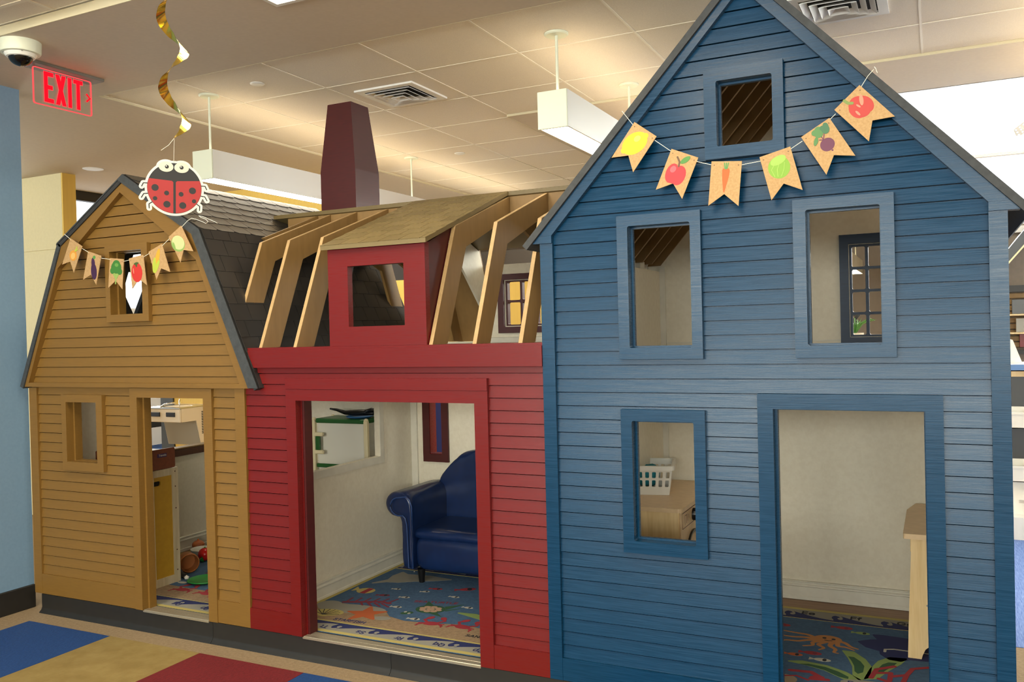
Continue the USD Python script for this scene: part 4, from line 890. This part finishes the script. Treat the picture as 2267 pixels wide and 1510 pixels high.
whale = Polygon([(-.345, .915), (-.30, .955), (-.265, .97), (-.29, 1.03), (-.25, 1.035), (-.19, 1.03), (-.10, 1.02), (.0, .98), (.06, .93), (.03, .84), (-.05, .78), (-.14, .77), (-.17, .735), (-.21, .74), (-.245, .79), (-.25, .83), (-.31, .86)])
put(t, 'whale', xy(whale.buffer(.008), zt + .0004, zt + .001), 'rug_navy')
put(t, 'whale_mouth', xy(LineString([(-.235, .825), (-.235, .855), (-.20, .87), (-.12, .868), (.0, .865)]).buffer(.006), zt + .001, zt + .0014), 'rug_white')
for x, y, l, a, c in ((-.425, 1.079, .12, 0, 'rug_red'), (-.341, 1.034, .10, 0, 'rug_lime'), (-.589, .65, .10, 0, 'rug_orange'), (-.521, .693, .12, 0, 'rug_red'), (-.473, .627, .11, 0, 'rug_white'), (-.70, 1.02, .12, 0, 'rug_red')):
    put(t, 'fish', xy(fish(x, y, l, a), zt + .0002, zt + .0008), c); put(t, 'fish_spot', xy(ell(x + l * .08, y, l * .08, l * .14), zt + .0008, zt + .0012), 'rug_black' if c != 'rug_red' else 'rug_maroon')
for a, k in ((Polygon([(-.60, .56), (-.55, .58), (-.45, .565), (-.37, .52), (-.31, .46), (-.31, .43), (-.36, .44), (-.45, .515), (-.53, .545)]), .7), (Polygon([(-.40, .77), (-.36, .77), (-.31, .70), (-.28, .62), (-.28, .50), (-.31, .46), (-.335, .50), (-.345, .60), (-.37, .69)]), .6), (Polygon([(-.15, .77), (-.21, .76), (-.25, .70), (-.275, .60), (-.29, .48), (-.25, .50), (-.215, .60), (-.17, .70)]), .55)):
    put(t, 'seaweed', xy(a.buffer(.006), zt + .0004, zt + .001), 'rug_lime'); put(t, 'seaweed_core', xy(affinity.scale(a, k, k), zt + .001, zt + .0013), 'rug_green')
put(t, 'coral', xy(unary_union([LineString(p).buffer(.010) for p in ([(-.27, .50), (-.255, .60), (-.19, .66)], [(-.255, .56), (-.20, .58), (-.20, .50)], [(-.20, .54), (-.14, .58), (-.12, .66), (-.06, .70)], [(-.14, .58), (-.15, .50)], [(-.24, .5), (-.16, .46), (-.10, .47)])]), zt + .0013, zt + .0018), 'rug_red')
put(t, 'seahorse', xy(unary_union([LineString([(-.58, .46), (-.50, .47), (-.46, .43), (-.49, .40), (-.43, .41)]).buffer(.012), ell(-.47, .42, .03, .02, 20), LineString([(-.62, .38), (-.55, .41), (-.5, .38)]).buffer(.006)]), zt + .0006, zt + .0012), 'rug_red')
put(t, 'sand', xy(unary_union([ell(-.60, .36, .06, .05), ell(-.80, .33, .2, .08)]), zt + .0004, zt + .0009), 'rug_sand')
put(t, 'label_patch', xy(ell(-.26, .415, .12, .045), zt + .0014, zt + .0019), 'rug_grey'); put(t, 'rug_lettering', print_text('DOLPHIN', .03, -.26, .415, zt + .0019), 'rug_navy')

t, zt, lv = sea_rug('sea_rug', 'blue sea-life alphabet rug inside the yellow doorway, partly under the play cabinet', -4.64, -3.16, .085, 1.30, None, None)
put(t, 'wave', xy(wave_border(.222, .112, -4.6, -3.2, .2235, .16, 1), zt + .0006, zt + .0012), 'rug_navy')
for s, x in (('Rr', -4.0), ('Qq', -3.777), ('Pp', -3.571), ('Oo', -3.35)):
    put(t, 'letter', print_text(s, .036, x, .147, zt + .0012, True), 'rug_navy')
put(t, 'sand', xy(Polygon([(-4.6, .235), (-4.6, .42), (-4.2, .41), (-4.0, .40), (-3.8, .395), (-3.5, .42), (-3.2, .40), (-3.2, .235)]), zt, zt + .0006), 'rug_sand_pile')
put(t, 'crab', xy(crab(-3.96, .36, .8, 5), zt + .0009, zt + .0016), 'rug_red'); put(t, 'crab', xy(crab(-3.77, .355, .8, -8), zt + .0009, zt + .0016), 'rug_red')
put(t, 'fish', xy(fish(-4.08, .47, .1), zt + .0002, zt + .0008), 'rug_white'); put(t, 'fish', xy(fish(-4.05, .68, .1), zt + .0002, zt + .0008), 'rug_maroon')

# ------------------------------------------------------------------ blue armchair in the red house
A = thing('armchair', 'small royal blue leather armchair with rolled arms in the red playhouse', 'armchair', (-2.46, 1.2, .106))
ax0, ax1, acx = -2.735, -2.185, -2.46
put(A, 'seat', soft(bx(ax0 + .004, .955, .178, ax1 - .004, 1.40, .372, .02), .03, 4), 'blue_leather', smooth=True)
put(A, 'seat_cushion', soft(bx(ax0 + .006, .950, .345, ax1 - .006, 1.38, .415, .022), .025, 6), 'blue_leather', smooth=True)
def arm(s):
    px = lambda x: acx + s * (acx - x) if s > 0 else x
    g = unary_union([ell(-2.836, .552, .082, .075, n=10), Polygon([(-2.83, .627), (-2.78, .634), (-2.745, .61), (-2.728, .56), (-2.726, .178), (-2.80, .178), (-2.806, .45), (-2.82, .49)])])
    if s > 0: g = affinity.scale(g, -1, 1, origin=(acx, 0))
    put(A, 'arm', soft(xz(g, .94, 1.40), .022, 5), 'blue_leather', smooth=True)
    fr = g.buffer(-.022); c = np.array(polys(fr)[0].simplify(.003).exterior.coords)
    put(A, 'piping', tube([(x, .937, z) for x, z in c[:-1]], .0045, 6, closed=True), 'leather_piping', smooth=True)
arm(-1); arm(1)
back = Polygon([(-2.775, .38), (-2.785, .60), (-2.768, .655), (-2.716, .712), (-2.655, .772), (-2.60, .815), (-2.46, .832)] + [(2 * acx - x, z) for x, z in ((-2.60, .815), (-2.655, .772), (-2.716, .712), (-2.768, .655), (-2.785, .60), (-2.775, .38))])
bk = rot(soft(xz(back, 1.325, 1.44), .025, 5), (1, 0, 0), -3, (0, 1.33, .38))
put(A, 'backrest', bk, 'blue_leather', smooth=True)
for x in (-2.72, -2.20):
    for y in (1.0, 1.38):
        put(A, 'leg', lathe([(0, 0), (.016, 0), (.024, .08), (0, .08)], 16, (x - .012 if x < acx else x + .012, y, .107)), 'black_leg', smooth=40)
put(A, 'nail', lathe([(0, -.002), (.006, 0), (0, .004)], 10, (-2.735, .93, .185)), 'steel')

# ------------------------------------------------------------------ blue house furniture
W = thing('play_washer', 'birch wood play washing machine with a black knob seen through the lower blue window', 'play washer', (-1.25, 1.08, .106))
put(W, 'cabinet', bx(-1.395, .712, .106, -1.112, 1.46, .682, .003), 'birch')
put(W, 'worktop', xy(rrect(-1.40, .690, -1.092, 1.468, .02), .682, .702), 'birch_top')
put(W, 'front_panel', bx(-1.112, .716, .106, -1.104, 1.455, .680, .002), 'birch_top')
put(W, 'control_panel', bx(-1.104, .735, .596, -1.102, 1.20, .672), 'birch_top')
put(W, 'panel_line', cat(*[bx(-1.1022, a, b, -1.1014, c, d) for a, b, c, d in ((.735, .596, .738, .672), (.735, .596, 1.2, .599), (.735, .669, 1.2, .672), (.78, .61, .783, .655), (.81, .61, .813, .655), (.78, .652, .813, .655), (.83, .62, .833, .655), (.85, .63, .853, .65))]), 'dark_walnut')
kn = lathe([(0, 0), (.030, 0), (.030, .016), (.024, .034), (0, .034)], 24)
kn.apply_transform(trimesh.transformations.rotation_matrix(math.pi / 2, (0, 1, 0))); kn.apply_translation((-1.102, .935, .632)); put(W, 'knob', kn, 'black_plastic', smooth=40)
dr_ = trimesh.creation.annulus(r_min=.128, r_max=.14, height=.012, sections=48); dr_.apply_transform(trimesh.transformations.rotation_matrix(math.pi / 2, (0, 1, 0))); dr_.apply_translation((-1.10, .93, .42)); put(W, 'door_ring', dr_, 'black_plastic', smooth=40)
LBk = thing('laundry_basket', 'white plastic laundry basket with square holes on top of the play washer', 'basket', (-1.36, 1.12, .703))
x0, x1, y0, y1, zb, zt2 = -1.40, -1.244, 1.01, 1.24, .703, .862
def basket_side(p0, p1, q0, q1, holes):
    """A pierced sheet between a bottom edge p0-p1 and a top edge q0-q1."""
    p0, p1, q0, q1 = map(np.array, (p0, p1, q0, q1))
    n = int(round(np.linalg.norm(p1 - p0) / .034)); g = rect(0, 0, 1, 1)
    hs = [rrect((i + .22) / n, z0, (i + .78) / n, z1, .03) for i in range(n) for z0, z1 in ((.30, .54), (.62, .84))]
    g = g.difference(unary_union(hs))
    e = ext(g, 1.0); v = np.array(e.vertices); a, b = v[:, [0]], v[:, [1]]
    nn = np.cross(p1 - p0, q0 - p0); nn /= np.linalg.norm(nn)
    w = (p0 * (1 - a) + p1 * a) * (1 - b) + (q0 * (1 - a) + q1 * a) * b + (v[:, [2]] - .5) * .004 * nn
    mm = T(w, e.faces); mm.fix_normals(); return mm
o = .018
bq = [(x0, y0, zb), (x1, y0, zb), (x1, y1, zb), (x0, y1, zb)]; tq = [(x0 - .004, y0 - o, zt2), (x1 + o, y0 - o, zt2), (x1 + o, y1 + o, zt2), (x0 - .004, y1 + o, zt2)]
zr = zt2 - .004
tq = [(a, b, .845) for a, b, c in tq]
BR = lambda mm: rot(mm, (0, 0, 1), 14, (x1, y0, zb))
for i in range(4): put(LBk, 'side', BR(basket_side(bq[i], bq[(i + 1) % 4], tq[i], tq[(i + 1) % 4], True)), 'white_plastic')
put(LBk, 'base', BR(bx(x0, y0, zb, x1, y1, zb + .004)), 'white_plastic')
rim = rrect(x0 - .004, y0 - o - .014, x1 + o + .014, y1 + o + .014, .02).difference(rrect(x0 + .004, y0 - o + .004, x1 + o - .004, y1 + o - .004, .02))
put(LBk, 'rim', BR(xy(rim, .832, .854)), 'white_plastic')
cl = soft(bx(x0 + .012, y0 + .012, zb + .006, x1 - .012, y1 - .02, zb + .10, .02), .025, 3)
cl.vertices += (meshkit.fbm(np.array(cl.vertices) * 22) - .5)[:, None] * np.array([.012, .012, .04])
solo('folded_cloth', BR(cl), 'teal_cloth', 'teal cloth inside the white laundry basket', 'cloth', smooth=True)
Tb = thing('play_table', 'pale birch play table with a tapered panel leg at the right of the blue doorway', 'table', (.0, 1.1, .106))
put(Tb, 'tabletop', xy(Polygon([(-.150, .755), (-.150, 1.28), (-.115, 1.455), (.15, 1.455), (.15, .755)]).buffer(-.012).buffer(.012), .628, .65), 'birch_top')
legp = Polygon([(-.118, .628), (-.136, .25), (-.141, .106), (-.088, .106), (-.083, .125), (-.072, .150), (-.05, .170), (-.02, .178), (.02, .178), (.05, .17), (.09, .106), (.14, .106), (.13, .628)])
put(Tb, 'leg_panel', xz(legp, .79, .81), 'birch'); put(Tb, 'leg_panel', xz(legp, 1.40, 1.42), 'birch')
put(Tb, 'apron', bx(-.124, .81, .56, -.106, 1.40, .628, .002), 'birch')
put(Tb, 'bolt', lathe([(0, -.002), (.004, -.002), (.004, .001), (0, .001)], 10, (0, 0, 0)).apply_transform(trimesh.transformations.rotation_matrix(math.pi / 2, (1, 0, 0))).apply_translation((-.062, .7895, .34)), 'steel')

# ------------------------------------------------------------------ yellow house contents
Cb = thing('play_cabinet', 'pine-framed play cabinet with a mustard panel and hand slot in the yellow doorway', 'cabinet', (-4.4, .39, .106))
cfr = rect(.294, .107, .497, .793)
put(Cb, 'frame', yz(cfr.difference(rect(.318, .155, .452, .752)), -4.14, -4.12), 'raw_pine')
slot = rrect(.318, .70, .372, .728, .012)
put(Cb, 'side_panel', yz(rect(.316, .15, .455, .756).difference(slot), -4.136, -4.126), 'mustard_panel')
put(Cb, 'slot_backing', yz(rrect(.312, .694, .378, .734, .012), -4.146, -4.138), 'vent_dark')
put(Cb, 'carcass', bx(-4.66, .294, .107, -4.15, .497, .793, .002), 'raw_pine')
for zz in (.18, .30, .55, .68, .77): put(Cb, 'screw', lathe([(0, 0), (.004, 0), (.004, .002), (0, .002)], 8).apply_transform(trimesh.transformations.rotation_matrix(math.pi / 2, (0, 1, 0))).apply_translation((-4.1205, .475, zz)), 'dark_walnut')
Bx = thing('wooden_tray_box', 'reddish brown wooden box with a small purple label on top of the play cabinet', 'box', (-4.3, .39, .794))
put(Bx, 'box_side', yz(rrect(.262, .796, .477, .915, .012), -4.13, -4.118), 'brown_tray')
put(Bx, 'box_body', bx(-4.55, .27, .795, -4.13, .47, .90, .003), 'brown_tray')
put(Bx, 'label_plate', yz(rect(.345, .866, .415, .888), -4.1178, -4.1172), 'purple_label')
tm = meshkit.text_mesh('Travels', .0115, .0004, True); tm = T(np.array(tm.vertices)[:, [2, 0, 1]], tm.faces); tm.apply_translation((-4.1171, .356, .8725)); put(Bx, 'lettering', tm, 'print_white')
# cart with cream posts and green shelves seen through the opening of the shared wall
Ct = thing('play_cart', 'cream and green plastic play cart with a white panel behind the wall opening', 'play cart', (-3.46, 1.25, .106))
for x in (-3.685, -3.27):
    for y in (1.24, 1.44):
        put(Ct, 'post', cat(bx(x - .014, y - .014, .107, x + .014, y + .014, 1.01, .004), lathe([(0, 0), (.016, 0), (.012, .012), (0, .018)], 12, (x, y, 1.01))), 'cream_plastic')
put(Ct, 'top_shelf', bx(-3.67, 1.235, .99, -3.28, 1.45, 1.02, .006), 'green_plastic')
put(Ct, 'lower_rail', bx(-3.67, 1.235, .70, -3.28, 1.25, .725, .004), 'green_plastic')
put(Ct, 'panel', bx(-3.668, 1.26, .30, -3.284, 1.268, .99), 'whiteboard')
put(Ct, 'handle', cat(bx(-3.671, 1.215, .905, -3.60, 1.235, .93, .004), bx(-3.671, 1.215, .79, -3.60, 1.235, .815, .004)), 'cream_plastic')
put(Ct, 'handle_grip', bx(-3.662, 1.218, .815, -3.628, 1.236, .905, .004), 'green_plastic')
bp = thing('blue_plate', 'light blue toy plate on the green cart shelf', 'plate', (-3.36, 1.32, 1.02))
put(bp, 'plate', lathe([(0, 0), (.06, 0), (.09, .012), (.088, .016), (.058, .006), (0, .006)], 28, (-3.37, 1.31, 1.0205)), 'toy_blue', smooth=40)
dn = thing('toy_lobster', 'dark toy creature lying over the blue plate on the play cart', 'toy', (-3.4, 1.33, 1.03))
dl = tube([(-3.62, 1.33, 1.075), (-3.56, 1.32, 1.07), (-3.50, 1.33, 1.052), (-3.42, 1.33, 1.052), (-3.34, 1.33, 1.055), (-3.28, 1.34, 1.05)], [.006, .009, .014, .02, .02, .012], 10)
put(dn, 'body', dl, 'black_plastic', smooth=True)
put(dn, 'head', soft(bx(-3.40, 1.30, 1.045, -3.33, 1.36, 1.105, .012), .012, 6), 'black_plastic', smooth=True)
put(dn, 'claw', tube([(-3.34, 1.33, 1.06), (-3.27, 1.30, 1.075), (-3.22, 1.33, 1.07)], [.012, .014, .006], 8), 'black_plastic', smooth=True)
st_ = thing('play_stove', 'white play stove with dark red corners at the back of the yellow room', 'play stove', (-4.2, 1.33, .106))
put(st_, 'body', bx(-4.36, 1.20, .107, -3.80, 1.47, .70, .004), 'toy_white')
put(st_, 'back_splash', yz(Polygon([(1.22, .70), (1.40, .86), (1.47, .86), (1.47, .70)]), -4.36, -4.34), 'toy_white')
for zz in (.13, .67): put(st_, 'corner_cap', bx(-4.30, 1.19, zz - .02, -4.25, 1.205, zz + .02, .002), 'dark_red')
put(st_, 'oven_door', bx(-4.24, 1.192, .2, -3.86, 1.2, .6, .003), 'whiteboard'); put(st_, 'door_handle', bx(-4.15, 1.17, .55, -3.95, 1.19, .57, .004), 'dark_red')
# toys on the rug
zr = .1068
gp = thing('green_plate', 'round green plastic plate on the rug in the yellow doorway', 'plate', (-3.96, .535, zr))
put(gp, 'plate', lathe([(0, 0), (.075, 0), (.098, .012), (.102, .014), (.1, .018), (.093, .016), (.072, .006), (0, .006)], 36, (-3.963, .535, zr)), 'toy_green', smooth=40)
wt = lathe([(0, 0), (.05, 0), (.058, .012), (.060, .085), (.056, .09), (.052, .086), (.05, .016), (0, .014)], 28)
wt.apply_transform(trimesh.transformations.rotation_matrix(math.radians(90), (1, 0, 0))); wt.apply_transform(trimesh.transformations.rotation_matrix(math.radians(62), (0, 0, 1))); wt.apply_translation((-4.27, .68, zr + .061))
wb_ = thing('wooden_bowl', 'brown wooden pot lying on its side beside the play cabinet', 'bowl', (-4.2, .67, zr)); put(wb_, 'bowl', wt, 'toy_wood', smooth=40)
kt = thing('toy_mallet', 'cream toy block and dark handle on the rug by the play cabinet', 'toy', (-4.14, .55, zr))
put(kt, 'block', soft(bx(-4.19, .565, zr + .002, -4.115, .61, zr + .04, .008), .012, 4), 'cream_plastic', smooth=True); put(kt, 'handle', tube([(-4.19, .55, zr + .022), (-4.12, .535, zr + .016)], [.02, .014], 12), 'pot_dark', smooth=True)
put(kt, 'cap', lathe([(0, 0), (.012, .002), (.015, .014), (0, .026)], 14, (-4.108, .53, zr)), 'toy_white', smooth=True)
tb_ = thing('white_bowl', 'white plastic bowl behind the red toy fruit', 'bowl', (-4.42, .98, zr))
put(tb_, 'bowl', lathe([(0, 0), (.055, 0), (.08, .05), (.078, .052), (.05, .006), (0, .006)], 30, (-4.44, .985, zr)), 'toy_white', smooth=40)
def blob(name, c, r, mat, label, catg, squash=(1, 1, 1), ay=0):
    s = trimesh.creation.icosphere(3, r); s.apply_scale(squash)
    s.apply_transform(trimesh.transformations.rotation_matrix(math.radians(ay), (0, 0, 1)))
    s.apply_translation((c[0], c[1], zr + r * squash[2])); 
    t = thing(name, label, catg, (c[0], c[1], zr)); put(t, 'fruit' if name != 'toy_corn' else 'cob', s, mat, smooth=True)
    return t, zr + 2 * r * squash[2]
t, zz = blob('toy_tomato', (-4.335, .90), .043, 'toy_red', 'shiny red toy fruit on the rug in front of the white bowl', 'toy fruit', (1, 1, .98))
put(t, 'stem', tube([(-4.335, .90, zz - .004), (-4.333, .90, zz + .006)], .004, 8), 'toy_green')
t, zz = blob('toy_onion', (-4.60, 1.10), .042, 'copper_pan', 'orange-brown toy fruit behind the white bowl', 'toy fruit', (1, 1, .8)); put(t, 'stem', tube([(-4.60, 1.10, zz - .004), (-4.60, 1.10, zz + .008)], .005, 8), 'toy_orange')
t, zz = blob('toy_corn', (-4.235, .915), .025, 'toy_yellow', 'yellow toy corn cob right of the red toy fruit', 'toy corn', (2.0, 1, 1), 40); put(t, 'husk', tube([(-4.315, .865, zr + .02), (-4.33, .85, zr + .014)], [.02, .006], 8), 'toy_green')
pn = thing('frying_pan', 'dark toy frying pan on the rug behind the white bowl', 'pan', (-4.52, 1.16, zr))
put(pn, 'pan', lathe([(0, 0), (.065, 0), (.08, .025), (.077, .025), (.062, .004), (0, .004)], 28, (-4.50, 1.14, zr)), 'pot_dark', smooth=40); put(pn, 'handle', tube([(-4.42, 1.10, zr + .022), (-4.33, 1.06, zr + .03)], .007, 8), 'pot_dark')

# ------------------------------------------------------------------ drinking fountain beyond the yellow house
Fn = thing('drinking_fountain', 'beige wall-mounted drinking fountain with two black push bars behind the yellow doorway', 'drinking fountain', (-6.95, 3.15, .7))
fx0, fx1 = -7.20, -6.735
put(Fn, 'basin_front', bx(fx0, 2.95, .738, fx1, 2.975, .872, .006), 'fountain_beige')
put(Fn, 'cabinet', yz(Polygon([(2.975, .738), (3.165, .738), (3.225, .48), (3.39, .48), (3.39, .885), (2.975, .872)]), fx0 + .002, fx1 - .002), 'fountain_beige')
put(Fn, 'lower_panel', xz(rect(0, 0, 1, 1), 0, .004).apply_transform(np.array([[fx1 - fx0 - .02, 0, 0, fx0 + .01], [0, 1, .062, 3.158], [0, 0, -.255, .737], [0, 0, 0, 1]])), 'fountain_grey')
put(Fn, 'basin_top', cat(xy(rrect(fx0 - .004, 2.945, fx1 + .004, 3.39, .012).difference(ell((fx0 + fx1) / 2, 3.14, .17, .13)), .874, .884), lathe([(0, -.03), (.12, -.025), (.165, -.004), (.17, .0), (.16, -.001), (.115, -.028), (0, -.034)], 32, ((fx0 + fx1) / 2, 3.14, .882), (1, 1, 1))), 'steel', smooth=40)
for a, b in ((-7.125, -7.0), (-6.915, -6.795)): put(Fn, 'push_bar', bx(a, 2.94, .793, b, 2.952, .838, .004), 'black_plastic')
put(Fn, 'spout', tube([(-6.775, 2.99, .884), (-6.775, 2.99, .925), (-6.78, 3.0, .955), (-6.80, 3.02, .962), (-6.825, 3.04, .95)], [.012, .009, .009, .009, .008], 10), 'chrome', smooth=True)
put(Fn, 'faucet_guard', tube([(-7.03, 2.98, .884), (-7.0, 3.0, .91), (-6.97, 3.04, .92), (-6.95, 3.1, .92)], .008, 8), 'chrome', smooth=True)
for k in range(14): put(Fn, 'vent_slot', bx(fx1 - .0015, 3.235, .60 + .0168 * k, fx1 + .0005, 3.335, .608 + .0168 * k), 'vent_dark')

# ------------------------------------------------------------------ things behind the houses and at the right edge
solo('blue_bookcase_back', cat(bx(-4.3, 2.2, 0, -3.0, 2.5, 1.25, .004), bx(-4.32, 2.19, 1.25, -2.98, 2.51, 1.27, .003)), 'navy_cabinet', 'dark navy cabinet back seen through the narrow red window', 'cabinet')
pc = thing('low_bookcase', 'low bookcase top behind the back window of the blue playhouse', 'bookcase', (-.3, 1.9, 0))
put(pc, 'carcass', cat(bx(-.95, 1.7, 0, -.93, 2.0, 1.42), bx(.13, 1.7, 0, .15, 2.0, 1.42), bx(-.95, 1.98, 0, .15, 2.0, 1.42)), 'birch'); put(pc, 'top', bx(-.97, 1.69, 1.42, .17, 2.02, 1.44, .003), 'birch_top')
for zz in (.08, .5, .95): put(pc, 'shelf', bx(-.93, 1.7, zz, .13, 1.98, zz + .02), 'birch')
pt = thing('potted_plant', 'small green strappy plant behind the lower left pane of the blue back window', 'plant', (-.47, 1.85, 1.44))
put(pt, 'pot', lathe([(0, 0), (.035, 0), (.045, .06), (.04, .06), (.032, .01), (0, .01)], 20, (-.41, 1.84, 1.44)), 'toy_white', smooth=40)
r2 = random.Random(8)
for k in range(16):
    a, l = r2.random() * 6.28, .07 + r2.random() * .07
    p = [(-.41 + math.cos(a) * l * s, 1.84 + math.sin(a) * l * s, 1.495 + .09 * s * (1.6 - s) * (1 + r2.random() * .6)) for s in (0, .35, .7, 1)]
    put(pt, 'leaf', tube(p, [.003, .004, .003, .001], 4), 'leaf_green')
tz = thing('black_figure', 'small black angular figure by the plant behind the blue back window', 'figure', (-0.425, 1.96, 1.44))
put(tz, 'figure', xz(unary_union([LineString([(-0.440, 1.60), (-0.400, 1.60), (-0.425, 1.57), (-0.435, 1.555)]).buffer(.008), LineString([(-0.425, 1.57), (-0.400, 1.545), (-0.435, 1.54)]).buffer(.009), LineString([(-0.420, 1.54), (-0.420, 1.44)]).buffer(.004)]), 1.955, 1.965), 'black_plastic')
# library corner at the right edge
sl = thing('slatwall_shelf', 'brown slatwall display with face-out books at the right edge', 'bookshelf', (1.1, 5.75, 1.4))
put(sl, 'top_band', bx(.5, 5.78, 1.80, 2.6, 5.845, 1.86), 'black_frame')
for k in range(9): put(sl, 'slat', bx(.5, 5.80, 1.30 + .0555 * k, 2.6, 5.84, 1.345 + .0555 * k, .003), 'rafter_tan')
for zz in (1.585, 1.42): put(sl, 'shelf', bx(.5, 5.68, zz, 2.6, 5.80, zz + .015, .002), 'birch')
put(sl, 'post', bx(.57, 5.74, .9, .60, 5.80, 1.32), 'rafter_tan')
put(sl, 'top_band', bx(.56, 5.78, 1.24, 2.6, 5.845, 1.275), 'black_frame')
def book(x, y, z, w, h, mat, label, extra=None):
    t = thing('display_book', label, 'book', (x, y, z))
    put(t, 'cover', bx(x, y, z, x + w, y + .02, z + h, .002), mat)
    if extra: put(t, 'lettering', extra, 'print_white')
book(.60, 5.70, 1.601, .11, .13, 'black_plastic', 'black book on the top slatwall shelf')
book(.63, 5.70, 1.436, .10, .125, 'fountain_grey', 'grey book on the lower slatwall shelf')
book(.745, 5.70, 1.436, .10, .125, 'dark_red', 'red book beside the grey one on the lower slatwall shelf')
nine = meshkit.text_mesh('9', .05, .001, True); nine = T(np.array(nine.vertices)[:, [0, 2, 1]] * [1, -1, 1], nine.faces[:, ::-1]); nine.apply_translation((.695, 5.757, 1.335))
book(.66, 5.76, 1.30, .10, .13, 'dark_red', 'dark red book with a white 9 on its cover', nine)
ct = thing('library_cart', 'dark blue cart with a pale turquoise top and white bins at the right edge', 'cart', (.8, 4.2, 0))
put(ct, 'top', bx(.47, 4.02, 1.18, 1.4, 4.45, 1.225, .004), 'cabbage_pale' if False else 'whiteboard')
put(ct, 'top_edge', bx(.468, 4.015, 1.18, 1.402, 4.02, 1.222), 'toy_blue')
put(ct, 'end_panel', bx(.48, 4.10, .05, .60, 4.40, 1.17), 'dark_post'); put(ct, 'side_rail', bx(.60, 4.08, .05, .63, 4.10, 1.17), 'birch'); put(ct, 'top_rail', bx(.48, 4.08, 1.13, 1.4, 4.10, 1.17), 'birch')
put(ct, 'back_panel', bx(.63, 4.36, .05, 1.4, 4.40, 1.17), 'dark_post')
for zz, lab in ((.77, 'upper white open bin on the library cart'), (.385, 'lower white open bin on the library cart')):
    bn = thing('storage_bin', lab, 'bin', (.52, 3.98, zz))
    put(bn, 'bin', cat(bx(.44, 3.88, zz, .58, 3.885, zz + .10), bx(.44, 4.085, zz, .58, 4.09, zz + .14), bx(.44, 3.88, zz, .445, 4.09, zz + .12), bx(.575, 3.88, zz, .58, 4.09, zz + .12), bx(.44, 3.88, zz, .58, 4.09, zz + .005), bx(.435, 3.87, zz + .10, .585, 3.885, zz + .115)), 'white_plastic')
ws = thing('white_step', 'white plastic step unit on the blue carpet below the cart', 'step', (.52, 3.9, 0))
put(ws, 'step', yz(Polygon([(3.72, .003), (3.72, .16), (3.85, .16), (3.98, .37), (4.08, .37), (4.08, .003)]), .43, .58), 'white_plastic')
put(ws, 'slot', bx(.5, 3.845, .24, .54, 3.86, .26), 'grey_wall')
sg = thing('paper_stand', 'white folded paper stand on the library cart top', 'stand', (.52, 4.2, 1.226))
put(sg, 'card', xz(Polygon([(.47, 1.226), (.56, 1.226), (.50, 1.40), (.47, 1.41)]), 4.18, 4.22), 'white_plastic')
lo = thing('hanging_lattice', 'grey lattice paper ornament hanging in the bright window corner', 'ornament', (.55, 3.4, 2.85))
lat = Polygon([(.475, 2.815), (.62, 2.925), (.70, 2.96), (.70, 2.90), (.64, 2.86), (.52, 2.775), (.49, 2.775)])
holes = unary_union([ell(.49 + .022 * i + .008 * j, 2.80 + .016 * i - .016 * j + .012, .006, .006) for i in range(10) for j in range(3)])
put(lo, 'lattice', xz(lat.difference(holes), 3.4, 3.403), 'grey_wall'); put(lo, 'wing', xz(Polygon([(.60, 2.925), (.68, 3.0), (.72, 3.02), (.72, 2.95), (.66, 2.93)]), 3.41, 3.413), 'grey_wall')
put(lo, 'string', tube([(.66, 3.405, 2.93), (.66, 3.405, 3.75)], .001, 5), 'cord_white')
aw = thing('slanted_canopy', 'dark slanted canopy edge with a cream lip at the right edge', 'canopy', (.6, 4.8, 2.0))
put(aw, 'panel', xz(Polygon([(.46, 2.04), (.66, 2.30), (.72, 2.36), (.90, 2.48), (.90, 2.36), (.74, 2.26), (.68, 2.21), (.46, 1.945)]), 4.8, 5.849), 'dark_post'); put(aw, 'lip', xz(Polygon([(.46, 1.945), (.68, 2.21), (.74, 2.26), (.90, 2.36), (.90, 2.345), (.74, 2.245), (.68, 2.19), (.46, 1.925)]), 4.79, 4.87), 'cream_column')
